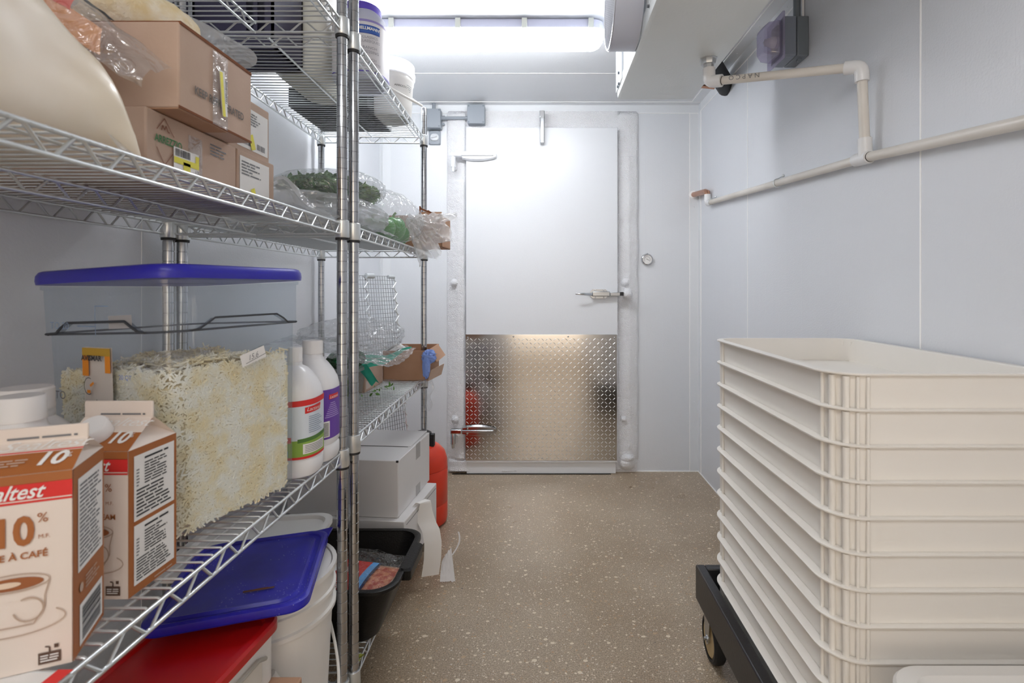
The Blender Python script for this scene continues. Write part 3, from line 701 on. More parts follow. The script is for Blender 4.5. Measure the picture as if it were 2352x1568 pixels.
# ================================================================ THINGS ON THE RIGHT: dough trays on a dolly
TX0, TX1, TY0, TY1, PITCH = .510, .936, .913, 1.570, .0637
def make_tray():
    t = thing('dough_tray', 'x', 'dough tray', (0, 0, 0), 'cream plastic dough trays stacked on the black dolly')
    W, Lh = (TX1-TX0)/2, (TY1-TY0)/2; i = .016; ij = .007; hgt = .068
    b = MB()
    ro = .058
    b.rloft([(-hgt, -W+i+.004, W-i-.004, -Lh+ij+.004, Lh-ij-.004, ro), (-.003, -W+i, W-i, -Lh+ij, Lh-ij, ro)], 12, capt=False)
    j = i+.004; jj = ij+.004
    b.rloft([(-hgt+.004, -W+j+.004, W-j-.004, -Lh+jj+.004, Lh-jj-.004, ro-.004), (-.002, -W+j, W-j, -Lh+jj, Lh-jj, ro-.004)][::-1], 12, capb=False, capt=True)
    obj('tray_body', b, M_TRAY, t, local=True)
    r = MB()
    r.rloft([(-.0035, -W+i, W-i, -Lh+ij, Lh-ij, ro), (-.0045, -W+.001, W-.001, -Lh+.001, Lh-.001, ro+.010), (-.003, -W, W, -Lh, Lh, ro+.010), (-.001, -W, W, -Lh, Lh, ro+.010), (0, -W+.0015, W-.0015, -Lh+.0015, Lh-.0015, ro+.009), (0, -W+j-.001, W-j+.001, -Lh+jj-.001, Lh-jj+.001, ro-.003), (-.003, -W+j, W-j, -Lh+jj, Lh-jj, ro-.004)], 12, capb=False, capt=False)
    obj('rim', r, M_TRAY, t, local=True)
    for sx in (-1, 1):
        for sy in (-1, 1):
            rb = MB(); cx, cy = sx*(W-i-ro), sy*(Lh-ij-ro)
            for a, q in ((4, .0045), (27, .008), (50, .008), (68, .004), (84, .004)):
                if sy < 0 and sx < 0 or True:
                    px, py = cx+sx*(ro+.0005)*math.cos(R(a)), cy+sy*(ro+.0005)*math.sin(R(a))
                    rb.lathe([(q*.75, -hgt+.002), (q*.85, -.007)], (px, py, 0), 8, a0=.4)
            obj('corner_ribs', rb, M_TRAY, t, local=True, smooth=50)
    return t
tray = make_tray()
ords = ['topmost open dough tray of the tall cream stack', 'second', 'third', 'fourth', 'fifth', 'sixth', 'seventh', 'eighth', 'ninth', 'tenth', 'eleventh']
for k in range(12):
    o = tray if k == 0 else copy_tree(tray)
    o.location = ((TX0+TX1)/2, (TY0+TY1)/2, .958-PITCH*k)
    o['label'] = ords[0] if k == 0 else ('lowest cream dough tray, sitting in the black dolly' if k == 11 else ords[k]+' cream dough tray down from the top of the stack')

dl = thing('dough_tray_dolly', 'black steel dolly on casters carrying the stack of dough trays', 'dolly', ((TX0+TX1)/2, 1.24, 0))
dx0, dx1, dy0, dy1, dz0, dz1 = .474, .944, .875, 1.604, .152, .256
fr = MB()
for a in ((dx0, dy0, dx0+.028, dy1), (dx1-.028, dy0, dx1, dy1), (dx0+.028, dy0, dx1-.028, dy0+.028), (dx0+.028, dy1-.028, dx1-.028, dy1)): fr.box(a[0], a[1], dz0, a[2], a[3], dz1)
obj('frame', fr, M_BLACKM, dl, bevel=.004)
obj('deck', MB().box(dx0+.02, dy0+.02, dz0+.004, dx1-.02, dy1-.02, dz0+.03), M_BLACKM, dl)
YX = Matrix.Rotation(R(90), 3, 'Y')
for cx in (.512, .905):
    for cy in (1.545, .94):
        wh = obj('wheel', MB().lathe([(.012,-.016),(.048,-.016),(.052,-.013),(.052,-.008),(.044,-.004),(.014,-.004),(.014,.004),(.044,.004),(.052,.008),(.052,.013),(.048,.016),(.012,.016)], (cx, cy, .067), 40, ax=YX), M_TAN, dl)
        obj('tyre', MB().lathe([(.0515,-.017),(.060,-.0175),(.0655,-.012),(.067,0),(.0655,.012),(.060,.0175),(.0515,.017)], (cx, cy, .067), 44, ax=YX, capb=False, capt=False), M_RUB, wh)
        obj('axle_nut', MB().lathe([(0,-.030),(.005,-.030),(.005,-.025),(.010,-.024),(.010,-.020),(.013,-.019),(.013,.024),(0,.025)], (cx, cy, .067), 12, ax=YX), M_CHROMED, wh)
        fk = MB()
        for s_ in (-1, 1):
            x = cx+s_*.021
            P = [(cy-.03,dz0),(cy+.03,dz0),(cy+.014,.06),(cy,.048),(cy-.014,.06)]; n = 5
            vs = [(x-.0012, y, z) for y, z in P]+[(x+.0012, y, z) for y, z in P]
            fk.add(vs, [tuple(range(n))[::-1], tuple(range(n, 2*n))]+[(i, (i+1)%n, n+(i+1)%n, n+i) for i in range(n)])
        fk.box(cx-.028, cy-.035, dz0-.008, cx+.028, cy+.035, dz0)
        obj('fork', fk, M_CHROMED, dl, smooth=30)

# white tub in the near right corner
tb = thing('storage_tub', 'white plastic tub in front of the tray stack, only its rim in view', 'tub', (.78, .62, 0))
bx = MB().rloft([(0, .60, .90, .36, .80, .04), (.47, .575, .925, .335, .835, .05)], 8, capt=False)
bx.rloft([(.006, .606, .894, .366, .794, .035), (.475, .582, .918, .342, .828, .045)][::-1], 8, capb=False, capt=True)
obj('tub_body', bx, M_WPL, tb)
obj('rim', MB().rloft([(.462,.575,.925,.335,.835,.05),(.462,.556,.940,.316,.856,.06),(.470,.552,.944,.312,.860,.062),(.480,.552,.944,.312,.860,.062),(.486,.556,.940,.316,.856,.06),(.486,.576,.924,.336,.834,.05),(.470,.582,.918,.342,.828,.045)], 8, capb=False, capt=False), M_WPL, tb)

exec_parts = []
# ================================================================ MIDDLE DECK OF THE NEAR UNIT: cheese bin, cartons, jugs
def shred(mb, c, d, up, L, wd, rr):
    """one bent shred"""
    c = Vector(c); d = Vector(d).normalized(); up = Vector(up).normalized(); s = d.cross(up).normalized()*wd/2; h = up*wd/2; bend = s*rr.uniform(-2.5, 2.5)
    P = [c-d*L/2, c+bend+up*wd*rr.uniform(-.3,.1), c+d*L/2]; vs = []
    for p in P: vs += [p-s-h, p+s-h, p+s+h, p-s+h]
    fs = [(0,3,2,1),(8,9,10,11)]
    for i in (0, 4):
        for j in range(4): fs.append((i+j, i+(j+1)%4, i+4+(j+1)%4, i+4+j))
    mb.add(vs, fs)
# bin frame: near corner (-.553,.78); right edge towards (.955 along y); slight tilt up on the aisle side
BO = Vector((-.547, .769, ZB+.001)); e1 = Vector((.2962, .9551, 0)); e2 = Vector((-.9551, .2962, 0)); W1, W2 = .273, .285
BT = Matrix.Rotation(R(-2.2), 4, e1)          # leans to the rear-left
def binpt(a, b, z):                            # a along aisle face, b to the rear-left, z up
    pivot = e2*W2
    v = e1*a + e2*b + Vector((0,0,z)) - pivot
    v = BT @ v + pivot
    return BO + v + Vector((0, 0, 0.0))
def bmap(mb): mb.v = [tuple(binpt(*v)) for v in mb.v]; return mb
BHt = .405
bn = thing('cheese_bin', 'large clear square tub of shredded cheese with blue lid', 'food storage bin', tuple(BO+e1*W1/2+e2*W2/2))
ti = .009
def lv(z, g=0): 
    k = ti*(1-z/BHt)
    return (z, k+g, W1-k-g, k+g, W2-k-g, max(.018, .034-g))
def lvo(z, o, g=0): q = lv(z); return (z, q[1]-o+g, q[2]+o-g, q[3]-o+g, q[4]+o-g, q[5]+o-g)
shell = MB().rloft([lvo(.0, -.012), lv(.012), lv(.321), lvo(.325, .006), lvo(.395, .006), lvo(.396, .010), lvo(.402, .010)], 8, capt=False)
bmap(shell); bn_shell = obj('bin_body', shell, M_CLEAR, bn, label='clear polycarbonate walls')
rim = MB()
for z, wd in ((.323, .0018), ):
    q = lvo(z, .007); rim.rloft([(z-wd, q[1], q[2], q[3], q[4], q[5]), (z, q[1]-.001, q[2]+.001, q[3]-.001, q[4]+.001, q[5]), (z+wd, q[1], q[2], q[3], q[4], q[5])], 8, capb=False, capt=False)
bmap(rim); obj('ledge', rim, clear_mat('ledge_grey','8C9096',.6,'6E7278',.1), bn)
def grip(side):
    pts = []; prof = [(.03,.323),(.045,.325),(.06,.333),(.073,.341),(.20,.341),(.215,.333),(.225,.325),(.245,.323)]
    return [( (u, -.010, z) if side == 0 else (-.010, u, z)) for u, z in prof]
hd = MB().tube(grip(0), .0016, 8).tube(grip(1), .0020, 8); bmap(hd); obj('grip_handle', hd, clear_mat('ledge_grey','8C9096',.6,'6E7278',.1), bn)
for side in (0, 1):
    gp = [g_ for g_ in grip(side)]
    inner = [((p[0], .0, p[2]-.001) if side == 0 else (.0, p[1], p[2]-.001)) for p in gp]
    m_ = MB().grid(lambda u, v, gp=gp, inner=inner: tuple(Vector(gp[int(round(u*(len(gp)-1)))]).lerp(Vector(inner[int(round(u*(len(gp)-1)))]), v)), len(gp), 2)
    bmap(m_); obj('grip_recess', m_, clear_mat('grip_film','D5D9DE',.25,'A8ACB4',.1), bn)
lid = MB().rloft([lvo(.404, .011), lvo(.404, .015), lvo(.410, .016), lvo(.418, .015), lvo(.424, .011), lvo(.426, .006), lvo(.420, 0), lvo(.420, -.02)], 8, capb=True, capt=True)
bmap(lid); lo = obj('lid', lid, mat('blue_lid_clear','2B27A8',.3), bn, label='blue snap-on lid')
# printed scale marks
Fb = Face(binpt(0, W2, 0), (e2*-1), (BT @ Vector((0,0,1))), bn); Fb.off = .0075
M_SCALE = mat('scale_blue', '7F95B5', .5)
Fb.text('TO 20', .055, .335, .016, M_SCALE); Fb.rect('scale_mark', M_SCALE, .105, .339, .145, .3405); Fb.rect('scale_mark', M_SCALE, .145, .325, .1465, .372); Fb.rect('scale_mark', M_SCALE, .145, .371, .175, .3725)
Fb.text('20 QT', .205, .262, .010, mat('scale_blue2', '6F86C9', .5))
Fb.text('TO', .062, .225, .018, M_INKG)
Fb.rect('small_sticker', mat('grey_sticker','A6A5A8',.6), .175, .338, .225, .358, ang=3)
# day label, worn
dayl = Face(binpt(0, W2, 0), (e2*-1), (BT @ Vector((0,0,1))), bn); dayl.off = .003
lx, ly = .112, .172
dayl.rect('day_label', mat('worn_label','CFC8C2',.6), lx, ly, lx+.062, ly+.135, ang=0)
M_OR = mat('orange_ink','E08A1E',.6); M_GOLD = mat('gold_ink','B8932E',.6)
dayl.rect('label_band', M_GOLD, lx, ly+.122, lx+.062, ly+.134, 1); dayl.rect('label_patch', M_OR, lx, ly+.090, lx+.014, ly+.122, 1); dayl.rect('label_patch', M_OR, lx+.050, ly+.096, lx+.062, ly+.122, 1)
dayl.text('AVISMAR', lx+.003, ly+.115, .011, M_INK, 2, sx=1.0, bold=.0004)
dayl.stroke('ink_line', M_INK, arc(lx+.018, ly+.075, .010, .013, 60, 300, 14), .0012, 2); dayl.stroke('ink_line', M_INK, [(lx+.012,ly+.05),(lx+.014,ly+.035),(lx+.016,ly+.012),(lx+.034,ly+.012)], .0015, 2)
dayl.stroke('ink_line', M_INK, [(lx+.035,ly+.055),(lx+.037,ly+.035),(lx+.036,ly+.02)], .0012, 2)
dayl.rect('label_patch', M_OR, lx+.020, ly+.076, lx+.03, ly+.080, 2, ang=35); dayl.rect('label_patch', M_OR, lx+.014, ly+.064, lx+.022, ly+.069, 2); dayl.rect('label_patch', M_OR, lx+.032, ly+.014, lx+.048, ly+.019, 2, ang=10); dayl.rect('label_patch', M_OR, lx+.018, ly+.022, lx+.027, ly+.026, 2, ang=-55)
dayl.lines(M_INKG, lx+.02, ly+.02, lx+.03, ly+.045, 5, 2)
Fa = Face(binpt(0, 0, 0), e1, (BT @ Vector((0,0,1))), bn); Fa.off = .003
Fa.rect('handwritten_tag', M_PAPER, .125, .258, .178, .279, ang=14); Fa.text('15.6', .135, .262, .013, M_INKG, 2, shear=.4, ang=16); Fa.stroke('ink_line', M_INKG, [(.13,.258),(.174,.272)], .001, 2)

def cheese():
    mb = MB(); rr = random.Random(5); zt = .262; g = .0035
    def lev(z): q = lv(z, g); return q
    def wob(v):
        p = Vector(v); return p
    # shreds pressed on the two faces in view and heaped on the top
    for k in range(15000):
        side = rr.random(); zz = rr.random(); L_s = rr.uniform(.009, .020)
        if side < .46:
            z = .012+zz*(zt-.012+.012*nz((rr.random()*2, zz, 1))); q = lv(z, g); m_ = q[5]*1.15; a = q[1]+m_*.9+rr.random()*(q[2]-q[1]-1.8*m_); c = (a, q[3]+.0010+.0042*rr.random(), z); up = (0,-1,0); d = (1, 0, rr.uniform(-.6,.6)) if rr.random() < .7 else (rr.uniform(-1,1), 0, 1)
        elif side < .82:
            z = .012+zz*(zt-.012); q = lv(z, g); m_ = q[5]*1.15; b = q[3]+m_*.9+rr.random()*(q[4]-q[3]-1.8*m_); c = (q[1]+.0010+.0042*rr.random(), b, z); up = (-1,0,0); d = (0, 1, rr.uniform(-.6,.6)) if rr.random() < .7 else (0, rr.uniform(-1,1), 1)
        elif side < .87:
            z = .008+zz*(zt-.01); q = lv(z, g); t_ = rr.random()*math.pi/2; r0 = q[5]-.0008-.002*rr.random(); c = (q[1]+q[5]-r0*math.cos(t_), q[3]+q[5]-r0*math.sin(t_), z); up = (-math.cos(t_), -math.sin(t_), 0); d = (math.sin(t_)*.5, -math.cos(t_)*.5, rr.uniform(-1, 1)); L_s *= .7
        else:
            a, b = rr.uniform(.02, W1-.02), rr.uniform(.02, W2-.02); z = zt-.006+.022*nz((a*14, b*14, 2))+rr.uniform(0,.010); c = (a, b, z); up = (0,0,1); d = (rr.uniform(-1,1), rr.uniform(-1,1), rr.uniform(-.4,.4))
        shred(mb, c, d, up, L_s, rr.uniform(.0018, .0027), rr)
    return bmap(mb)
def cheese_core():
    zt = .258; g = .0085
    return bmap(MB().rloft([lvo(.012, -.020), lv(.02, g), lv(.12, g), lv(zt-.02, g), lvo(zt-.004, -.03)], 8))
ch_ = tag(obj('shredded_cheese', cheese(), M_CHEESE, smooth=0), 'pale yellow shredded cheese filling the clear blue-lidded bin', 'shredded cheese', kind='stuff')
obj('packed_core', cheese_core(), mat('cheese_core', 'F9E9BF', .6), ch_)  # core coloured darker to paint the shade in gaps between shreds

# ---- cream cartons
def carton(label, corner, rz, wd, dp, hb, hg, cap, variant, fin_h=.022):
    t = thing('cream_carton', label, 'milk carton', corner, 'gable top cream cartons', rz=rz)
    M_CT = mat('carton_board', 'E6D9CE', .45)
    x0, x1, y0, y1 = -wd, 0, 0, dp; ym = dp/2
    b = MB(); b.rloft([(0, x0, x1, y0, y1, .002), (hb, x0, x1, y0, y1, .002)], 2)
    obj('carton_body', b, M_CT, t, local=True)
    # gable: roof panels facing front and back, side triangles folded in
    zr = hb+hg; ins = .022
    gb = MB().add([(x0,y0,hb),(x1,y0,hb),(x1,y1,hb),(x0,y1,hb),(x0,ym-.0015,zr),(x1,ym-.0015,zr),(x1,ym+.0015,zr),(x0,ym+.0015,zr),(x0+ins,ym,zr-.004),(x1-ins,ym,zr-.004)],
                  [(0,1,5,4),(2,3,7,6),(1,9,5),(1,2,9),(2,6,9),(3,8,7),(3,0,8),(0,4,8)])
    obj('gable', gb, M_CT, t, local=True, smooth=0)
    obj('top_fin', MB().box(x0, ym-.0018, zr-.002, x1, ym+.0018, zr+fin_h), M_CT, t, local=True, bevel=.0012)
    if cap:
        sl_ = math.atan2(ym, hg); ax = Matrix.Rotation(math.pi/2-math.atan2(hg, ym)*1.0-math.pi/2+math.atan2(hg, ym)*0, 3, 'X')
        nvec = Vector((0, -hg, ym)).normalized(); q = Vector((0,0,1)).rotation_difference(nvec).to_matrix()
        c = Vector((x0+wd*.42, ym*.47, hb+hg*.47))
        obj('screw_cap', MB().lathe([(.017,0),(.0175,.016),(.016,.019),(0,.0195)], c+nvec*.001, 32, ax=q, capb=False), M_CAP, t, local=True)
    # printing
    f = Face((x0, y0, 0), (1,0,0), (0,0,1), t, True); s = Face((x1, y0, 0), (0,1,0), (0,0,1), t, True); slope = Face((x0, y0, hb), (1,0,0), (0, ym, hg), t, True); sl_len = math.hypot(ym, hg)
    slope.rect('red_band', M_REDI, 0, sl_len*.64, wd, sl_len*.95); slope.rect('cream_stripe', M_CT, 0, sl_len*.67, wd, sl_len*.69, 1); slope.rect('brown_band', M_BROWN, 0, 0, wd, sl_len*.62)
    slope.text('Sealtest', wd*.2, sl_len*.71, .019, M_PAPER, 2, shear=.45, sx=1.3)
    slope.text('10', wd*.60, sl_len*.22, .026, M_PAPER, 2, shear=.2, bold=.0008); slope.text('%', wd*.86, sl_len*.38, .010, M_PAPER, 2)
    slope.lines(M_CARDL, wd*.18, sl_len*.22, wd*.55, sl_len*.45, 3, 2)
    fin = Face((x0, ym-.0018, zr), (1,0,0), (0,0,1), t, True); fin.lines(M_INKG, wd*.25, .002, wd*.9, .007, 1, 1, ragged=0)
    f.rect('brown_band', M_BROWN, 0, hb-.010, wd, hb-.0); f.rect('red_band', M_REDI, 0, hb-.030, wd, hb-.0095); f.rect('cream_stripe', M_CT, 0, hb-.0275, wd, hb-.0263, 1)
    f.text('Sealtest', wd*.13, hb-.0245, .021, M_PAPER, 2, shear=.45, sx=.86, bold=.0003)
    f.text('10', wd*.30, hb-.072, .041, M_BROWN, 2, bold=.0013, sx=.84); f.text('%', wd*.69, hb-.051, .014, M_BROWN, 2); f.text('M.F.', wd*.70, hb-.068, .006, M_BROWN, 2)
    f.text('CRÈME À CAFÉ' if variant == 0 else 'COFFEE CREAM', wd*(.10 if variant == 0 else .12), hb-.087, .0096, M_BROWN, 2, bold=.0002)
    # cup and saucer drawing
    cy = .058 if variant == 0 else .050; M_LN = mat('line_brown', 'B8A08C', .6)
    cx = wd*.47
    f.poly('coffee', mat('coffee_ink','9A5A30',.5), arc(cx, cy+.036, .026, .0065, 0, 360), 1); f.poly('foam', mat('foam_ink','E5CDB5',.6), arc(cx-.004, cy+.036, .012, .003, 0, 360), 2)
    f.stroke('cup_outline', M_LN, arc(cx, cy+.037, .031, .009, 0, 360), .0012, 2)
    f.stroke('cup_outline', M_LN, [(cx-.031, cy+.036),(cx-.029, cy+.02),(cx-.030, cy+.008),(cx-.02, cy-.008),(cx+.018, cy-.008),(cx+.027, cy+.008),(cx+.027, cy+.02),(cx+.031, cy+.036)], .0012, 2)
    f.stroke('cup_handle', M_LN, arc(cx+.014, cy+.008, .012, .012, -170, 120), .0016, 3)
    f.stroke('saucer', M_LN, arc(cx, cy-.004, .044, .014, 150, 395), .0011, 2)
    f.rect('logo_block', mat('logo_dark','5B4436',.6), wd*.70, .005, wd*.90, .017, 1); f.lines(M_PAPER, wd*.72, .007, wd*.88, .015, 3, 2, seed=4, ragged=0); f.stroke('logo_cow', mat('logo_dark','5B4436',.6), [(wd*.76,.023),(wd*.80,.022),(wd*.80,.017)], .0015, 1); f.rect('logo_cow', mat('logo_dark','5B4436',.6), wd*.84, .020, wd*.88, .024, 1)
    f.lines(M_BROWN, wd*.05, .004, wd*.28, .009, 2, 1, seed=8)
    # side
    s.rect('brown_side', M_BROWN, 0, 0, dp, hb)
    sides = (Face((x1, y0, hb), (0,1,0), (0,0,1), t, True))
    if variant == 0:
        s.rect('white_panel', M_PAPER, dp*.13, hb*.43, dp*.93, hb*.93, 1); s.lines(M_INKG, dp*.17, hb*.45, dp*.88, hb*.90, 20, 2, seed=11)
        s.lines(M_CARDL, dp*.35, hb*.30, dp*.8, hb*.38, 4, 2, seed=5); s.poly('flower_mark', M_CARDL, arc(dp*.22, hb*.34, .005, .005, 0, 360, 10), 2)
        s.rect('white_panel', M_PAPER, dp*.18, hb*.03, dp*.92, hb*.25, 1); s.bars(M_INK, dp*.25, hb*.05, dp*.85, hb*.23, 16, 2, horiz=True)
    else:
        for a, b_ in ((.50, .95), (.06, .47)):
            s.rect('white_panel', M_PAPER, dp*.10, hb*a, dp*.94, hb*b_, 1)
            s.lines(M_INK, dp*.30, hb*(b_-.05), dp*.8, hb*(b_-.02), 1, 2, seed=int(a*50), ragged=0)
            s.lines(M_INK, dp*.30, hb*(b_-.22), dp*.78, hb*(b_-.06), 8, 2, seed=int(a*90), ragged=.4); s.lines(M_INKG, dp*.14, hb*(b_-.22), dp*.2, hb*(b_-.09), 6, 2, seed=3)
            s.lines(M_INK, dp*.14, hb*(a+.02), dp*.90, hb*(b_-.23), 8, 2, seed=int(a*40))
        s.lines(M_CARDL, dp*.5, hb*.015, dp*.9, hb*.035, 1, 2)
    return t
def rotv(x, y, a): return (x*math.cos(R(a))-y*math.sin(R(a)), x*math.sin(R(a))+y*math.cos(R(a)))
carton('nearer cream carton turned to the aisle, cup drawing in full on its front', (-.503, .556, ZB), 23.6, .093, .088, .206, .024, False, 0, .016)
carton('second cream carton with white screw cap and two recipe panels on its side', (-.533, .668, ZB), 0, .093, .0875, .190, .034, True, 1)
# flyers lying under the nearer carton
fl = thing('flyer', 'red and white printed flyer hanging below the nearer cream carton', 'flyer', (-.52, .53, ZB-.02))
obj('sheet', MB().grid(lambda u, v: (-.60+.108*u, .47+.075*v, ZB-.001-.0*(u)), 6, 4), M_PAPER, fl)
Ff = Face((-.60, .47, ZB-.0005), (1,0,0), (0,1,0), fl); Ff.rect('red_border', M_REDI, .092, 0, .108, .075); Ff.lines(M_GREENI, .02, .015, .07, .05, 3, 1)

# ---- plastic jugs
def jug_profile(r, h, cap_r):
    hh = h-.03
    return [(r*.80,0),(r*.93,.004),(r,.014),(r,.035),(r*.95,.040),(r,.046),(r,.070)] + [(r, .07+(hh*.62-.07)*i/3) for i in range(1, 4)] + [(r*.955, hh*.635),(r, hh*.65),(r*.995, hh*.70),(r*.93, hh*.77),(r*.78, hh*.84),(r*.60, hh*.90),(r*.45, hh*.94),(cap_r*.95, hh*.965),(cap_r*.9, hh)]
def jug(name, label, c, r, h, cap_r, group, ribs=True):
    t = thing(name, label, 'milk jug', c, group)
    obj('jug_body', MB().lathe(jug_profile(r, h, cap_r), c, 40, sq=2.6, a0=.0), M_JUG, t)
    x, y, z = c
    pr = [(cap_r*.9, h-.032), (cap_r*1.02, h-.031), (cap_r*1.02, h-.026), (cap_r, h-.025), (cap_r, h-.003), (cap_r*.93, h), (0, h)]
    obj('cap', MB().lathe(pr, c, 36, capb=False), M_CAP, t)
    return t
def wrap(t, c, r, m, a0, a1, z0, z1, name, off=.0006, n=20, skew=0):
    """label wrapped round the body, angles in degrees measured from +x"""
    def fn(u, v):
        a = R(a0+(a1-a0)*u); cx, sx = math.cos(a), math.sin(a); q = (abs(cx)**2.6+abs(sx)**2.6)**(-1/2.6); rr = r+off
        return (c[0]+rr*cx*q, c[1]+rr*sx*q, c[2]+z0+(z1-z0)*v+skew*(u-.5))
    return obj(name, MB().grid(fn, n, 2), m, t)
def wtext(t, c, r, s, a, z, size, m, shear=0, sx=1, off=.0015, name='lettering', bold=0):
    f = Face((0,0,0), (1,0,0), (0,0,1), t); o = f.text(s, 0, 0, size, m, 0, shear=shear, sx=sx, name=name, align='CENTER', bold=bold); p = worg(t)
    for v in o.data.vertices:
        ang = R(a)+(v.co.x+p.x)/r; zz = v.co.z+p.z; cx, sn = math.cos(ang), math.sin(ang); q = (abs(cx)**2.6+abs(sn)**2.6)**(-1/2.6)
        v.co = Vector((c[0]+(r+off)*q*cx-p.x, c[1]+(r+off)*q*sn-p.y, c[2]+z+zz-p.z))
    return o
c1 = (-.538, 1.130, ZB); c2 = (-.540, 1.222, ZB)
j1 = jug('milk_jug', 'milk jug with farm scene label beside the cheese bin', c1, .054, .272, .015, 'labelled milk jugs near the shelf post')
wrap(j1, c1, .054, mat('label_pale','D9E2EC',.45), -110, 30, .045, .165, 'label')
wrap(j1, c1, .054, M_REDI, -110, 30, .154, .166, 'red_stripe', .0012, skew=.006); wrap(j1, c1, .054, M_REDI, -110, 30, .043, .048, 'red_stripe', .0012)
wrap(j1, c1, .054, mat('meadow','8DB04A',.6), -110, 30, .048, .082, 'meadow', .0010); wrap(j1, c1, .054, mat('trees','4F7A35',.6), -60, 30, .080, .088, 'tree_line', .0011, skew=.006)
wrap(j1, c1, .054, M_REDI, -92, -72, .078, .090, 'barn', .0016); wrap(j1, c1, .054, M_PAPER, -50, 15, .053, .074, 'text_box', .0014)
for k in range(5): wrap(j1, c1, .054, M_INKG, -46, 10, .056+.0034*k, .0572+.0034*k, 'fine_print', .0018, 8)
for k in range(9): wrap(j1, c1, .054, mat('blue_grey_ink','8090A8',.6), -38, 5-6*(k % 3), .096+.0042*k, .0972+.0042*k, 'fine_print', .0018, 8)
wrap(j1, c1, .054, M_SKY, -100, -78, .050, .062, 'blue_square', .0014)
wrap(j1, c1, .054, M_REDI, -46, 0, .139, .152, 'brand_badge', .0014, skew=.004); wtext(j1, c1, .054, 'Lactantia', -22, .142, .011, M_PAPER, shear=.3, off=.002)
j2 = jug('milk_jug', 'milk jug with purple label and barcode behind the shelf post', c2, .056, .278, .0225, 'labelled milk jugs near the shelf post')
wrap(j2, c2, .056, M_PURP, -110, 40, .055, .168, 'label')
wrap(j2, c2, .056, M_REDI, -32, 6, .145, .156, 'brand_badge', .0012); wtext(j2, c2, .056, 'Lactantia', -13, .147, .0095, M_PAPER, shear=.3, off=.002)
M_LIL = mat('lilac_ink','B9A3DC',.6)
for k in range(8): wrap(j2, c2, .056, M_LIL, -42+2*k, 10-3*k, .104+.0045*k, .1058+.0045*k, 'fine_print', .0012, 8)
wrap(j2, c2, .056, M_PAPER, -80, -30, .060, .096, 'barcode_panel', .0012)
for k in range(11): wrap(j2, c2, .056, M_INK, -66, -33, .063+.0028*k, .0642+.0028*k, 'barcode', .0018, 8)
for lab, c, r_, h_, cr in (('big white jug behind the nearer carton, cap cut by the photo edge', (-.672, .668, ZB), .062, .262, .026),
                          ('big white jug between its twin and the cheese bin', (-.742, .745, ZB), .064, .258, .032)):
    jug('white_jug', lab, c, r_, h_, cr, 'plain white jugs behind the cream cartons')

# ================================================================ UPPER DECK OF THE NEAR UNIT
def carton_box(name, label, x0, y0, z0, x1, y1, z1, m=M_CARDL, side=None, group=None, cat='box', taped=None, m_end=None):
    t = thing(name, label, cat, ((x0+x1)/2, (y0+y1)/2, z0), group)
    obj('box_body', MB().box(x0, y0, z0, x1, y1, z1), m, t, bevel=.003)
    return t
za = ZA
# KEEP REFRIGERATED box
k1 = carton_box('cardboard_box', 'cardboard box lettered KEEP REFRIGERATED, topmost at the front', -.90, .800, EYE+.279, -.560, 1.000, EYE+.412, group='food cartons on the upper deck')
obj('dark_edge', MB().box(-.9, .802, EYE+.4085, -.5585, .998, EYE+.4135).box(-.5605, .80, EYE+.279, -.5595, 1.0, EYE+.283), M_CARDD, k1)
f = Face((-.560, .800, EYE+.279), (0,1,0), (0,0,1), k1); f.off = .001
f.text('KEEP REFRIGERATED', .034, .034, .019, mat('stamp_grey','5E5854',.7), sx=.78, bold=.0003)
f.rect('clear_tape', clear_mat('tape','F2F0EF',.22,'ECEAEA',.07,bump=.5,bscale=50,gloss=.4), .078, .0, .120, .125, 2)
f.rect('price_sticker', M_PAPER, .096, .022, .112, .098, 4, ang=7); f.rect('yellow_sticker', M_YEL, .097, .020, .105, .095, 5, ang=7)
f.bars(M_INKG, .108, .045, .113, .085, 12, 5, horiz=True)
obj('bottom_flap', MB().box(-.90, .802, EYE+.2775, -.562, .925, EYE+.2792), M_CARD, k1)
k2 = carton_box('cardboard_box', 'cardboard box stamped ARREZZIO under the topmost box', -.92, .786, ZA, -.600, 1.018, EYE+.2765, group='food cartons on the upper deck')
f = Face((-.600, .786, ZA), (0,1,0), (0,0,1), k2); f.off = .0008
M_BRD = mat('stamp_brown','8A5C48',.7)
f.text('ARREZZIO', .016, .064, .0165, M_GREENI, sx=.78, bold=.0003)
f.stroke('stamp_triangle', M_BRD, [(.020,.083),(.037,.104),(.058,.080)], .0016); f.stroke('stamp_triangle', M_BRD, [(.020,.055),(.037,.030),(.055,.052)], .0016)
f.stroke('stamp_tree', M_BRD, [(.030,.084),(.033,.092),(.037,.086),(.040,.093),(.044,.085),(.048,.084)], .0022)
f.rect('clear_tape', clear_mat('tape','F2F0EF',.22,'ECEAEA',.07,bump=.5,bscale=50,gloss=.4), .092, .0, .128, .095, 1)
f.rect('price_sticker', M_PAPER, .056, .025, .118, .066, 2); f.rect('yellow_sticker', M_YEL, .056, .040, .117, .050, 3); f.rect('yellow_sticker', M_YEL, .078, .028, .095, .045, 3); f.rect('yellow_sticker', M_YEL, .108, .050, .117, .062, 3)
f.bars(M_INK, .059, .052, .095, .064, 20, 3); f.text('13', .105, .028, .013, M_INK, 4, sx=.8)
f.lines(M_INKG, .150, .075, .200, .098, 4, 1, seed=2)
k3 = carton_box('cardboard_box', 'cardboard box with large white label, lowest and farthest on the upper deck', -.92, 1.021, ZA, -.600, 1.162, EYE+.2765, group='food cartons on the upper deck')
f = Face((-.600, 1.021, ZA), (0,1,0), (0,0,1), k3); f.off = .0008
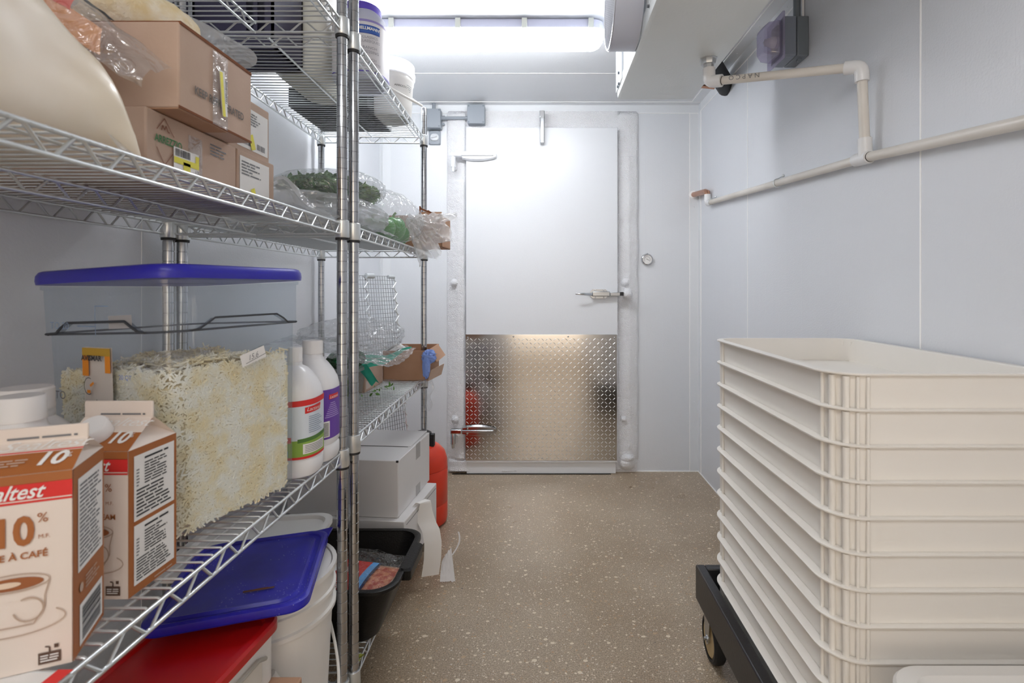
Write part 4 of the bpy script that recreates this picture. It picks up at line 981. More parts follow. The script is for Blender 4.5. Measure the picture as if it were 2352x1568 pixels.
def shipping(f, x0, y0, x1, y1, seed):
    f.rect('shipping_label', M_PAPER, x0, y0, x1, y1); w_, h_ = x1-x0, y1-y0
    f.lines(M_INKG, x0+w_*.05, y0+h_*.6, x0+w_*.75, y0+h_*.92, 5, 1, seed=seed, ragged=.6); f.bars(M_INK, x0+w_*.06, y0+h_*.08, x0+w_*.48, y0+h_*.26, 18, 1, seed=seed); f.bars(M_INKG, x0+w_*.62, y0+h_*.08, x0+w_*.9, y0+h_*.22, 12, 1, seed=seed+1)
    f.rect('yellow_sticker', M_YEL, x0+w_*.38, y0+h_*.02, x0+w_*.52, y0+h_*.38, 2, ang=22)
shipping(f, .008, .006, .118, .100, 3)
k4 = carton_box('cardboard_box', 'cardboard box with white label standing on the farthest lower box', -.92, 1.010, EYE+.2775, -.612, 1.164, EYE+.394, group='food cartons on the upper deck')
f = Face((-.612, 1.010, EYE+.2775), (0,1,0), (0,0,1), k4); f.off = .0008
shipping(f, .030, .012, .146, .098, 7)

def superblob(c, rad, seed, crease=.06, ex=2.4, flat=0.0, nu=48, nv=30, sc_=4.0):
    c = Vector(c); mb = MB()
    def fn(d):
        q = (abs(d.x)**ex+abs(d.y)**ex+abs(d.z)**ex)**(-1/ex)
        return q*(1+crease*(1-2*abs(nz((d.x*sc_+seed, d.y*sc_, d.z*sc_)))) + crease*.5*nz((d.x*sc_*2.6, d.y*sc_*2.6+seed, d.z*sc_*2.6)))
    mb.ball(c, rad, nu, nv, fn)
    if flat: mb.v = [(x, y, max(z, c.z-rad[2]*flat)) for x, y, z in mb.v]
    return mb
# big sack of dough/cheese in translucent film
def sack():
    t = thing('sack', 'big cream coloured sack bulging at the left end of the upper deck', 'sack', (-.69, .50, ZA))
    # section heights along y: tapering to a low corner at the aisle end
    def fn(u, v):
        y = .18+.535*u; k = math.sin(math.pi*min(1, .5+.5*(1-u)))   # 1 at near end, falling to the far tip
        top = (.100+.36*(1-u))*(1 if u < .88 else max(.02, 1-((u-.88)/.12)**2)**.5)
        xin = -.535 ; xout = -.90+.10*u
        a = 2*math.pi*v; ca, sa = math.cos(a), math.sin(a); q = (abs(ca)**3.6+abs(sa)**3.6)**(-1/3.6)
        cx = (xin+xout)/2; hw_ = (xin-xout)/2; hh = top/2
        endk = min(1, (u/.08)**.5) if u < .08 else 1
        lean = -.04*max(0, (sa*q+1)/2)*(1-u)
        x = cx+hw_*ca*q*endk*(1-.12*u)+lean*.6; z = ZA+hh+hh*sa*q*endk*.99
        d = .006*nz((x*9, y*9, z*9))+.004*abs(nz((x*22, y*14, z*22)))
        return (x+d*ca, y+.01*nz((x*6, 0, z*6)), max(ZA+.001, z+d*sa))
    obj('film', MB().grid(fn, 46, 56, cv=True), mat('sack_film', 'EFE5D6', .34, bump=.3, bscale=9, coat=.12, sss=.1, var='E9DAC0', vscale=4), t)
    obj('folded_tip', MB().grid(lambda u, v: (-.532-.05*v, .66+.05*u, ZA+.003+.07*v*(1-u*.6)+.003*nz((u*6, v*6, 3))), 8, 8), M_BAGM, t)
sack()
# snack bag with orange and red print behind the sack
sb = thing('snack_bag', 'crinkled bag with orange and red print between the sack and the box', 'bag', (-.69, .77, EYE+.28))
def sbf(u, v, off=0):
    # a pillow lying over the box edge, tip pointing to the aisle
    x = -.80+.245*u; y = .72+.06*v; wv = math.sin(math.pi*v)
    z = EYE+.50-.17*u**1.2+.05*wv*(1-abs(2*u-1)**3)*.6
    cr = .010*abs(nz((x*30, y*30, 2)))
    return (x, y-.02*wv, z-.10*(1-v)*(1-u*.5)-cr)
sbm = MB().grid(lambda u, v: (lambda p: (p[0], p[1]-.012*math.sin(math.pi*u), p[2]+.008*nz((u*5, v*6, 1))))(sbf(u, v)), 26, 22)
obj('film', sbm, M_BAG, sb)
obj('orange_contents', superblob((-.765, .745, EYE+.40), (.055, .022, .040), 4, .05), mat('orange_food','E8A467',.5,var='E08A4C',vscale=20), sb)
obj('red_print', MB().grid(lambda u, v: (lambda p: (p[0]+.002, p[1]-.004, p[2]+.002))(sbf(.12+.18*u, .25+.45*v)), 6, 6).grid(lambda u, v: (lambda p: (p[0]+.002, p[1]-.004, p[2]+.002))(sbf(.45+.14*u, .30+.35*v)), 6, 6), mat('snack_red','E2401E',.4), sb)
obj('orange_print', MB().grid(lambda u, v: (lambda p: (p[0]+.001, p[1]-.003, p[2]+.001))(sbf(.02+.75*u, .05+.3*v)), 14, 6), mat('snack_orange','EBA672',.45), sb)
obj('black_print', MB().grid(lambda u, v: (lambda p: (p[0]+.002, p[1]-.005, p[2]+.003))(sbf(.60+.16*u, .62+.12*v)), 6, 4), M_INK, sb)

# long clear bag of grated cheese on top of the box
lb2 = thing('cheese_bag', 'long clear bag of grated cheese lying on the topmost box', 'bag', (-.66, .9, EYE+.41))
obj('grated_cheese', MB().grid(lambda u, v: ((-.82+.165*u)+.070*math.cos(6.283*v)*(1-.5*u**4), (.70+.22*u)+.045*math.cos(6.283*v)*.5, EYE+.470-.01*u+(.055-.018*u**3)*math.sin(6.283*v)+.004*nz((u*14, v*14, 0))), 30, 26, cv=True), mat('grated','F0E5CE',.5,var='E4CE9E',vscale=30,bump=.6,bscale=120), lb2)
obj('plastic_bag', MB().grid(lambda u, v: ((-.82+.200*u)+.076*math.cos(6.283*v)*(1-.35*u), (.68+.335*u)+.05*math.cos(6.283*v)*.5, max(EYE+.414 if u < .9 else 0, EYE+.470-.012*u+(.058-.030*u**2)*math.sin(6.283*v)+.005*nz((u*9, v*6, 3)))), 36, 28, cv=True), M_BAGM, lb2)

# ---- items on the top deck of the far unit
zt2 = ZT2
tb2 = thing('white_tote', 'large white rounded tub above, seen through the wires of the top deck', 'tub', (-.72, 1.72, zt2))
obj('tub_body', MB().rloft([(0, .035, .135, 0, .26, .045), (.025, .008, .158, 0, .26, .05), (.07, 0, .168, 0, .26, .05), (.38, 0, .168, 0, .26, .05)], 8).move((-.835, 1.56, zt2)), mat('cream_tub','DAD8CC',.4), tb2)
obj('lid', MB().rloft([(.38, -.004, .172, -.006, .266, .05), (.40, -.004, .172, -.006, .266, .05)], 8).move((-.835, 1.56, zt2)), M_WPL, tb2)
db = thing('dark_crate', 'dark slotted crate left of the white tub, seen from below', 'crate', (-.77, 1.45, zt2))
cr_ = MB(); X0, X1, Y0, Y1 = -.93, -.715, 1.38, 1.55
cr_.box(X0, Y0, zt2, X1, Y1, zt2+.012)
cr_.box(X0, Y0, zt2+.012, X1, Y0+.006, zt2+.035).box(X0, Y0, zt2+.035, -.787, Y0+.006, zt2+.2).box(-.768, Y0, zt2+.035, -.757, Y0+.006, zt2+.2).box(-.738, Y0, zt2+.035, X1, Y0+.006, zt2+.2).box(X0, Y0, zt2+.2, X1, Y0+.006, zt2+.24)
cr_.box(X0, Y0, zt2, X0+.006, Y1, zt2+.24).box(X1-.006, Y0, zt2, X1, Y1, zt2+.24).box(X0, Y1-.006, zt2, X1, Y1, zt2+.24)
obj('crate_body', cr_, mat('dark_violet','2E2A45',.45), db)
my = thing('mayonnaise_jar', 'tall dressing jar with violet lid on the top deck by the lamp', 'jar', (-.578, 1.66, zt2))
jc = (-.578, 1.66, zt2)
obj('jar_body', MB().lathe([(.074,0),(.08,.008),(.082,.02),(.080,.03),(.081,.17),(.082,.185),(.078,.20),(.066,.215),(.058,.222)], jc, 44, sq=2.8), clear_mat('frosty_pet','F3F4F8',.62,'EDEFF6',.12,gloss=.08), my)
obj('lid', MB().lathe([(.060,.222),(.062,.223),(.062,.242),(.060,.245),(0,.245)], jc, 44), mat('violet_lid','5A45B8',.35), my)
obj('contents', MB().lathe([(.07,.004),(.077,.02),(.077,.185),(.0,.19)], jc, 36, sq=2.8), mat('dressing','E8E6EC',.5), my)
def jwrap(m, a0, a1, z0, z1, nm, off=.001): return wrap(my, jc, .082, m, a0, a1, z0, z1, nm, off)
jwrap(mat('label_white','DCD9DC',.5), -150, 20, .018, .175, 'label'); jwrap(mat('violet_line','8E84C0',.5), -150, 20, .170, .177, 'label_line', .0016); jwrap(mat('violet_line2','5D4FB0',.5), -150, 20, .016, .021, 'label_line', .0016)
jwrap(M_BLUEI, -76, -34, .134, .160, 'brand_badge', .0018); jwrap(mat('badge_blue','3C63AE',.5), -74, -36, .137, .157, 'badge_field', .0022)
wtext(my, jc, .084, 'HELLMANN\'S', -55, .144, .0125, M_PAPER, sx=.92, off=.003, bold=.0004)
M_LG = mat('label_grey','9A98A0',.6)
for s_, z, sz in (('CLASSICS', .118, .011), ('CLASSIQUES', .106, .011), ('RANCH', .086, .012), ('DRESSING', .073, .012), ('RANCH', .050, .011), ('VINAIGRETTE', .037, .011)): wtext(my, jc, .084, s_, -55, z, sz, M_LG, sx=.95, off=.0025)
def pail(name, label, c, r, h, group=None, lid=False, handle_side=0):
    t = thing(name, label, 'pail', c, group)
    pr = [(r*.88,0),(r*.9,.004)] + [(r*(.9+.1*i/5), .004+(h-.10)*i/5) for i in range(1,6)] + [(r*1.06,h-.094),(r*1.06,h-.086),(r*1.01,h-.084),(r*1.01,h-.058),(r*1.06,h-.056),(r*1.06,h-.048),(r*1.02,h-.046),(r*1.02,h-.012),(r*1.07,h-.010),(r*1.07,h),(r*1.0,h),(r*.99,h-.01),(r*.88,.006),(0,.006)]
    obj('pail_body', MB().lathe(pr, c, 44, capb=True, capt=False), M_WPL, t)
    return t
p2 = thing('lidded_pail', 'small white lidded pail with its handle down at the front of the top deck', 'pail', (-.578, 1.985, zt2))
pc = (-.582, 1.985, zt2); r_ = .088
obj('pail_body', MB().lathe([(.078,0),(.08,.005),(.086,.13),(.089,.135),(.089,.145),(.0865,.147),(.087,.16)], pc, 40), M_WPL, p2)
obj('lid', MB().lathe([(.090,.155),(.094,.156),(.095,.172),(.093,.176),(.092,.205),(.086,.21),(.082,.204),(0,.203)], pc, 40), clear_mat('lid_milky','F4F4F6',.8,'F0F0F2',.2), p2)
hp = [(pc[0]+.094*math.cos(R(a)), pc[1]+.094*math.sin(R(a)), pc[2]+.135-.075*math.cos(R((a+20)*1.0))**1) for a in range(-110, 75, 8)]
hp = [(pc[0]+(.093+.03*math.sin(R(k*9)))*math.cos(R(-110+k*9)), pc[1]+(.093+.012*math.sin(R(k*9)))*math.sin(R(-110+k*9)), pc[2]+.135-.085*math.sin(R(k*9))) for k in range(0, 21)]
obj('handle', MB().tube(hp, .0045, 8), M_WPL, p2)
Fq = Face((pc[0]+.004, pc[1]-.0885, pc[2]+.085), (1,0,.0), (0,0,1), p2)
wtext(p2, pc, .084, 'ARREZZIO', -48, .100, .010, M_INK, off=.004)
for k in range(4): wrap(p2, pc, .0845, M_INKG, -34+3*k, -12-2*k, .112-.007*k, .1145-.007*k, 'fine_print', .003, 8)
# jars at the back of the top deck and flat white box seen from below
for lab, x, y, sx_, sy_, hh, m_ in (('flat black case lying at the back of the top deck', -.9, 1.84, .28, .30, .07, mat('dark_case','26272B',.5)),):
    carton_box('black_case', lab, x, y, zt2, x+sx_, y+sy_, zt2+hh, m=m_, cat='box')

# ================================================================ MIDDLE DECK OF THE FAR UNIT: bags
def leafball(c, rad, n, seed, size=(.02, .04)):
    rr = random.Random(seed); mb = MB()
    for _ in range(n):
        d = Vector((rr.gauss(0,1), rr.gauss(0,1), rr.gauss(0,1))).normalized()*rr.random()**.35
        p = Vector(c)+Vector((d.x*rad[0], d.y*rad[1], d.z*rad[2])); a = Vector((rr.gauss(0,1), rr.gauss(0,1), rr.gauss(0,.7))).normalized(); b = a.orthogonal().normalized(); b.rotate(Matrix.Rotation(rr.random()*6.28, 3, a)); n_ = a.cross(b)
        L = rr.uniform(*size); W = L*.4
        mb.add([p-a*L/2, p-a*L*.1+b*W/2+n_*W*.2, p+a*L*.3+b*W*.35, p+a*L/2, p+a*L*.3-b*W*.35, p-a*L*.1-b*W/2+n_*W*.2, p+a*.1*L], [(0,1,6),(1,2,6),(2,3,6),(3,4,6),(4,5,6),(5,0,6)])
    return mb
M_LEAF = mat('leaf','5C8F52',.5,var='3F6E42',vscale=30)
gb_ = thing('greens_bag', 'clear bag of leafy greens heaped behind the shelf posts', 'bag', (-.67, 1.58, ZM2))
obj('leaves', leafball((-.635, 1.50, ZM2+.128), (.120, .09, .034), 1900, 3), M_LEAF, gb_, smooth=0)
obj('leaves', leafball((-.545, 1.56, ZM2+.118), (.05, .06, .030), 400, 4), mat('leaf_light','7AA055',.5,var='4F7A42',vscale=30), gb_, smooth=0)
obj('plastic_bag', superblob((-.62, 1.52, ZM2+.128), (.150, .118, .050), 2, .05, nu=60, nv=34, sc_=3), M_BAG, gb_)
# white sheet bag the greens lie on, spilling towards the near unit
def sheet(name, fn, nu, nv, m, parent): return obj(name, MB().grid(fn, nu, nv), m, parent)
wsb = thing('plastic_liner', 'white translucent plastic liner spilling along both decks under the greens', 'plastic liner', (-.58, 1.45, ZM2))
def lf(u, v):
    y = 1.17+.62*u; x = -.88+.385*v
    z = ZM2+.010+.030*math.sin(math.pi*min(1, v*1.02))*(.6+.8*math.sin(3.0*u)) + .016*abs(nz((x*14, y*14, 1)))+.008*nz((x*40, y*40, 2)) + .07*math.exp(-((u-.02)/.05)**2)*math.exp(-((v-.75)/.12)**2)
    if u > .25: z += .040*math.sin(math.pi*v)*min(1, (u-.25)*3)
    return (x, y, z)
sheet('liner', lf, 70, 40, M_BAGM, wsb)
obj('billow', superblob((-.635, 1.50, ZM2+.050), (.160, .24, .046), 14, .09, nu=64, nv=36, sc_=3), M_BAGM, wsb)
# bag of green peppers
pb = thing('pepper_bag', 'clear bag holding green peppers at the front of the middle deck', 'bag', (-.56, 1.85, ZM2))
def pbf(u, v):
    y = 1.50+.56*u; r_ = (.02+.085*math.sin(math.pi*min(1, u*1.02))**.6)*(1+.08*nz((u*9, v*7, 5)))
    cx = -.575+.06*u; a = 6.283*v
    return (cx+r_*1.05*math.cos(a), y+.01*nz((u*5, v*5, 2)), max(ZM2+.002, ZM2+.078+.085*math.sin(a)*r_/.1+.014*abs(nz((u*12, v*14, 8)))))
obj('plastic_bag', MB().grid(pbf, 50, 40, cv=True), clear_mat('half_milky','FCFCFD',.13,'F6F7F8',.08,bump=1.0,bscale=24,gloss=.36), pb)
M_PEP = mat('pepper','4FA046',.28,coat=.3,var='36853A',vscale=14)
for k, (x, y, z, r_) in enumerate(((-.535, 1.86, .058, .042), (-.545, 1.79, .050, .036), (-.60, 1.83, .052, .040), (-.53, 1.93, .042, .034), (-.59, 1.91, .046, .036))):
    pt = thing('green_pepper', ['largest green pepper, top middle in the clear bag', 'green pepper at the near end of the clear bag', 'green pepper behind the largest one in the bag', 'green pepper at the far end of the bag by its twisted neck', 'rear green pepper of the bag, farthest from the aisle'][k], 'pepper', (x, y, ZM2+.008), 'green peppers in the clear bag')
    obj('flesh', MB().ball((x, y, ZM2+z-.004), (r_, r_, r_*1.05), 24, 14, lambda d: (1+.09*abs(math.cos(2*math.atan2(d.y, d.x))))*(1-.25*max(0, d.z)**6)), M_PEP, pt)
    obj('stem', MB().tube([(x, y, ZM2+z+r_*.7), (x+.004, y, ZM2+z+r_*1.05), (x+.010, y+.003, ZM2+z+r_*1.2)], [.006,.004,.005], 8), mat('pepper_stem','6F9A4A',.5), pt)
# bag mouth draped round the box and hanging over the shelf corner
bm = thing('draped_bag', 'crinkled clear bag mouth draped over the shelf corner into the aisle', 'bag', (-.42, 2.05, ZM2))
def bmf(u, v):
    # u: from gathered neck outwards, v: across the skirt
    a = R(8-86*v); rad = .015+.178*u*(1-.2*math.sin(v*9)**2)
    x = -.512+rad*math.cos(a)*.95; z = ZM2+.108+rad*math.sin(a)-.006*u
    y = 1.93+.07*u+.035*math.sin(v*22)*u*.35+.02*nz((u*6, v*9, 1))
    fold = .014*math.sin(v*34+2*nz((u*3, v*5, 0)))*min(1, u*2)
    return (x+fold*.5, y-abs(fold), z+.012*nz((u*10, v*10, 3)))
obj('plastic_bag', MB().grid(bmf, 40, 90), clear_mat('milkier_bag', 'F8F9FA', .5, 'FAFBFC', .08, bump=.9, bscale=20, gloss=.34), bm)
# open corrugated box at the end of the middle deck
def open_box(name, label, o, ang, L, W, H, m, flaps, cat='box', group=None, th=.004):
    """o: near corner (world), L along local x, W along local y"""
    t = thing(name, label, cat, o, group, rz=ang)
    b = MB().box(0,0,0,L,W,th).box(0,0,0,L,th,H).box(0,W-th,0,L,W,H).box(0,0,0,th,W,H).box(L-th,0,0,L,W,H)
    obj('box_body', b, m, t, local=True)
    for (a, b_, tilt, ln) in flaps:
        a = Vector(a); b_ = Vector(b_); d = Vector(tilt)*ln; nn = (b_-a).cross(d).normalized()*.003
        obj('flap', MB().obox(a, b_-a, d, nn), m, t, local=True)
    return t
open_box('cardboard_box', 'torn open cardboard box at the end of the middle deck under the draped bag', (-.615, 2.05, ZM2+.001), -2, .222, .15, .125, M_CARD, [((.13,0,.125),(.22,0,.125),(0,.3,1),.012)])
rg = thing('torn_flap', 'ragged torn cardboard flap sticking up above the draped bag', 'cardboard scrap', (-.43, 2.06, ZM2+.09))
obj('torn_edge', MB().grid(lambda u, v: (-.475+.09*u, 2.02+.05*u, ZM2+.145-.030*u+(.006+.012*abs(nz((u*40, 2, 3))))*v), 30, 3).box(-.478, 2.02, ZM2+.12, -.473, 2.025, ZM2+.158), M_CARDD, rg)

# ================================================================ LOWER DECK OF THE FAR UNIT
bb = open_box('cardboard_box', 'open brown box overhanging the far end of the lower deck', (-.640, 2.085, ZL2+.002), 1.5, .18, .26, .122, M_CARD, [((.18,.02,.122),(.18,.24,.122),(.55,0,-.8),.06)])
obj('folded_flap', MB().obox((.18, .0, 0), (.035, .10, .01), (.012, .0, .045), (.003, 0, 0)), M_CARDL, bb, local=True)
pc2 = thing('printed_packet', 'white packet with dark and red print poking out of the open brown box', 'packet', (-.60, 2.13, ZL2+.1))
pk = MB().obox((-.650, 2.10, ZL2+.118), (.055, .03, .032), (.045, -.005, -.03), (0, .03, 0)); obj('packet_body', pk, M_PAPER, pc2)
Fk = Face((-.650, 2.0995, ZL2+.118), (.055, 0, .032), (.045, 0, -.030), pc2)
Fk.u = Vector((-.5, 0, .86)); 
obj('dark_print', MB().obox((-.640, 2.095, ZL2+.117), (.04, .0, .026), (.006, 0, -.004), (0,-.001,0)).obox((-.622, 2.094, ZL2+.105), (.045, .0, .026), (.010, 0, -.007), (0,-.001,0)), M_INKG, pc2)
bw = thing('blue_wrapper', 'crumpled blue wrapper tucked in the right side of the open brown box', 'wrapper', (-.452, 2.12, ZL2+.08))
obj('film', superblob((-.455, 2.09, ZL2+.100), (.022, .022, .022), 6, .35, sc_=3, nu=30, nv=18).add(*(lambda m_: (m_.v, m_.f))(superblob((-.463, 2.075, ZL2+.065), (.013, .012, .04), 8, .3, nu=20, nv=14))), mat('blue_film','7E9BE0',.35), bw)
b2 = carton_box('cardboard_box', 'tan cardboard box lying left of the open brown box on the lower deck', -.80, 1.86, ZL2, -.635, 2.07, ZL2+.092, m=M_CARDL)
f = Face((-.635, 1.86, ZL2), (0,1,0), (0,0,1), b2); f.lines(M_PAPER, .01, .01, .06, .04, 8, 1, ragged=.1)
# veg tub with green leaves, white lid, net and green tape
vt = thing('vegetable_tub', 'clear tub of green herbs behind the shelf post on the lower deck', 'tub', (-.68, 1.60, ZL2))
obj('tub_body', MB().rloft([(0,-.76,-.61,1.50,1.76,.02),(.105,-.775,-.595,1.485,1.775,.025)], 6, capt=False), M_CLEAR, vt)
obj('lid', MB().rloft([(.105,-.78,-.59,1.48,1.78,.03),(.115,-.78,-.59,1.48,1.78,.03)], 6), clear_mat('lid_milky2','E8ECEA',.6,'E0E4E2',.2), vt)
for o_ in [x for x in bpy.data.objects if x.parent == vt]:
    for v in o_.data.vertices: v.co.z += ZL2 - ZL2*0 if v.co.z < -.3 else 0
tag(obj('herbs', leafball((-.685, 1.63, ZL2+.05), (.07, .12, .04), 500, 9), mat('herb_green','6F9440',.5,var='46692B',vscale=30), smooth=0), 'green herb leaves inside the clear tub', 'herbs', kind='stuff')
nb = thing('net_bag', 'green netting bag lying on the clear tub of herbs', 'net bag', (-.62, 1.66, ZL2+.116))
net = MB(); rr = random.Random(2)
for k in range(16):
    ph = 2*math.pi*k/16
    net.tube([(-.63+.055*math.cos(ph+s_*2.4)*math.sin(math.pi*s_)**.5, 1.60+.14*s_, ZL2+.150+.030*math.sin(ph+s_*2.4)*math.sin(math.pi*s_)**.5) for s_ in [i/14+.001 for i in range(14)]], .0009, 4, caps=False)
    net.tube([(-.63+.055*math.cos(ph-s_*2.4)*math.sin(math.pi*s_)**.5, 1.60+.14*s_, ZL2+.150+.030*math.sin(ph-s_*2.4)*math.sin(math.pi*s_)**.5) for s_ in [i/14+.001 for i in range(14)]], .0009, 4, caps=False)
obj('netting', net, mat('net_green','1F7A4C',.5), nb, smooth=0)
obj('contents', superblob((-.63, 1.67, ZL2+.146), (.050, .065, .026), 3, .12), mat('dark_green_veg','2A4A30',.5), nb)
gt = thing('green_tag', 'teal plastic strap and tag twisted over the brown boxes', 'plastic strap', (-.60, 1.80, ZL2+.1))
obj('strap', MB().grid(lambda u, v: (-.620+.145*u, 1.74+.15*u, ZL2+.118+.040*u**1.5+(v-.5)*(.050*(1-u)+.004)+.006*math.sin(u*9)), 24, 4), mat('teal','38B39A',.35), gt)
obj('tag_end', MB().grid(lambda u, v: (-.618+.040*u+.034*v, 1.725+.02*u-.006*v, ZL2+.110-.060*u+.006*math.sin(v*8+u*3)+.012*v), 12, 6), mat('teal','38B39A',.35), gt)
# clear bag heap
cb = thing('clear_bag', 'puffed empty clear bag over the net bag on the lower deck', 'bag', (-.66, 1.75, ZL2+.15))
obj('plastic_bag', superblob((-.650, 1.78, ZL2+.212), (.155, .16, .055), 11, .10, nu=70, nv=40, sc_=3.2), M_BAG, cb)
obj('loose_film', MB().grid(lambda u, v: (-.86+.40*u, 1.50+.40*v, ZL2+.165+.045*math.sin(3*u+1)*math.sin(2.5*v+.4)+.018*abs(nz((u*7, v*7, 4)))+.01*nz((u*15, v*15, 6))), 50, 40), M_BAG, cb)
film = thing('cling_film', 'clear film trailing from under the open brown box over the shelf edge', 'plastic film', (-.50, 2.1, ZL2))
obj('film', MB().grid(lambda u, v: (-.64+.185*u, 2.02+.17*v*(1-.3*u), ZL2+.004+.010*abs(nz((u*9, v*9, 3)))+.008*math.sin(u*8)*v), 30, 16).grid(lambda u, v: (-.475-.005*v+.045*(u-.5)*(1-.4*v)+.006*math.sin(v*12+u*4), 2.17+.01*math.sin(u*9), ZL2-.14*v+.004), 12, 24), M_BAG, film)
# scraps of greens on the deck
tag(obj('leaf_scraps', leafball((-.60, 1.93, ZL2+.005), (.08, .16, .002), 26, 21, (.010, .025)), mat('scrap_green','5E8B3A',.5), smooth=0), 'scattered green leaf scraps on the lower wire deck', 'leaf scraps', kind='stuff')

# spare wire shelf standing behind the far unit
ws = thing('spare_wire_shelf', 'spare wire shelf standing on end between the far unit and the back wall', 'wire shelf', (-.75, 2.55, 0))
def wsp(a, z): return Vector((-.93+a*.53+.10*(1-z/1.17), 2.50+a*.848, z))
wm = MB(); Wd = .28; Ht = 1.17
for k in range(19): wm.tube([wsp(Wd*k/18, .0), wsp(Wd*k/18, Ht)], .0016, 5)
for k in range(56): wm.tube([wsp(0, Ht*k/55+.001), wsp(Wd, Ht*k/55+.001)], .0012, 5)
obj('wire_grid', wm, M_CHROMED, ws, smooth=0)
tm = MB()
for a in (0, .085, Wd-.012):
    n_ = 40; pts = []
    for k in range(n_+1):
        p = wsp(a+(.026 if k % 2 else 0), Ht*k/n_); p.y -= .006; pts.append(p)
    tm.tube(pts, .0022, 6)
tm.tube([wsp(0, 0), wsp(0, Ht)], .0032, 8).tube([wsp(Wd, 0), wsp(Wd, Ht)], .0032, 8)
obj('truss', tm, M_ZINC, ws)
obj('collar', MB().tube([wsp(.10, Ht), wsp(.145, Ht)], .014, 14), M_ZINC, ws); obj('collar', MB().tube([wsp(Wd-.04, Ht-.002), wsp(Wd, Ht-.002)], .010, 12), M_ZINC, ws)

# ================================================================ BOTTOM DECKS
z0 = Z0
def wbox(label, o, ang, L, W, H, lidline):
    t = thing('white_carton', label, 'box', o, 'white cartons on the bottom deck', rz=ang)
    obj('box_body', MB().box(0,0,0,L,W,H), M_WBOX, t, local=True, bevel=.0025)
    return t
b3z = EYE-.80
wb1 = wbox('lower white carton under its twin behind the black tub', (-.90, 1.825, z0), -6, .43, .36, b3z-z0-.001, 0)
obj('seam', MB().box(.4302, .02, b3z-z0-.02, .4308, .35, b3z-z0-.018), M_INKG, wb1, local=True)
wb2 = wbox('upper white carton with its lid ajar beneath the lower deck', (-.905, 1.842, b3z), -5, .405, .362, .199, 0)
# note: lid panel slightly raised with a dark slit
obj('lid_flap', MB().obox((0, .16, .1995), (.395, 0, 0), (0, .20, .004), (0, 0, .0015)), M_WBOX, wb2, local=True)
obj('slit', MB().box(.0, .157, .1992, .385, .1595, .2003), M_INK, wb2, local=True)
obj('corner_hole', MB().box(.398, -.001, .193, .4055, .004, .1995), M_INK, wb2, local=True)
obj('clear_tape', MB().box(.4051, .19, .14, .4056, .24, .1993).box(.4051, .19, 0, .4056, .24, .04), clear_mat('thin_tape','F4F4F4',.12,'ECEAEA',.2,gloss=.08), wb2, local=True)
pf = thing('paper_strip', 'curling white card flap hanging from the lower carton to the floor', 'card flap', (-.40, 1.93, 0))
def pfn(u, v):
    ctrl = [(-.452,EYE-.800),(-.440,EYE-.788),(-.418,EYE-.795),(-.412,EYE-.835),(-.400,EYE-.875),(-.385,EYE-.905),(-.377,EYE-.95),(-.378,EYE-1.01),(-.386,EYE-1.07)]
    t_ = u*(len(ctrl)-1); i = min(int(t_), len(ctrl)-2); q = t_-i; x = ctrl[i][0]*(1-q)+ctrl[i+1][0]*q; z = ctrl[i][1]*(1-q)+ctrl[i+1][1]*q
    wd = (.028 if u < .2 else .028+.038*min(1, (u-.2)*4))
    return (x-wd*(1-v)*.85+.0, 1.90+.04*v+.012*math.sin(u*3), z+.012*(1-v)*u)
obj('strip', MB().grid(pfn, 44, 8), M_PAPER, pf)
pw = thing('plastic_wrapper', 'shiny crumpled white wrapper end beside the card flap on the floor', 'wrapper', (-.36, 1.97, 0))
obj('film', MB().grid(lambda u, v: (-.385+.058*u-.02*u*v, 1.955+.03*v, .004+.115*v*(.5+.8*u)*(1-.25*u)+.006*nz((u*8, v*8, 1))), 14, 14), mat('glossy_white','EFF0F3',.15), pw)
obj('twist', MB().grid(lambda u, v: (-.345+.028*math.sin(u*2.2)+.006*v, 1.97+.01*u, .095+.085*u), 16, 3), mat('glossy_white','EFF0F3',.15), pw)

og = thing('gas_cylinder', 'squat orange cylinder with black valve on the floor behind the white cartons', 'cylinder', (-.575, 2.46, 0))
oc = (-.578, 2.46, 0)
obj('cylinder_body', MB().lathe([(.105,0),(.125,.012),(.128,.03),(.128,.10),(.126,.103),(.128,.106),(.128,.26),(.126,.263),(.128,.266),(.126,.30),(.115,.335),(.09,.362),(.055,.378),(.035,.382)], oc, 44), M_ORANGE, og)
obj('valve', MB().lathe([(.034,.378),(.034,.40),(.040,.402),(.040,.430),(.030,.436),(0,.436)], (-.56, 2.44, 0), 24).box(-.53, 2.42, .37, -.505, 2.45, .425), M_RUB, og)

# black bus tub with salami packages
bt = thing('black_bus_tub', 'black plastic bus tub on the bottom deck holding salami packages', 'tub', (-.66, 1.54, z0))
tz = z0+.002; rz_ = EYE-.80
bl_ = MB().rloft([(tz,-.85,-.462,1.425,1.67,.05),(rz_-.03,-.895,-.41,1.385,1.715,.055),(rz_-.006,-.90,-.405,1.378,1.722,.058)], 9, capt=False)
bl_.rloft([(tz+.005,-.845,-.467,1.43,1.665,.046),(rz_-.03,-.89,-.415,1.39,1.71,.051),(rz_-.004,-.895,-.410,1.383,1.717,.053)][::-1], 9, capb=False, capt=True)
obj('tub_body', bl_, M_BLACK, bt)
obj('rim', MB().rloft([(rz_-.014,-.905,-.398,1.372,1.728,.062),(rz_-.010,-.911,-.391,1.365,1.735,.066),(rz_-.002,-.911,-.391,1.365,1.735,.066),(rz_,-.907,-.395,1.369,1.731,.064),(rz_-.002,-.895,-.409,1.382,1.718,.055),(rz_-.014,-.895,-.409,1.382,1.718,.055)], 9, capb=False, capt=False), M_BLACK, bt)
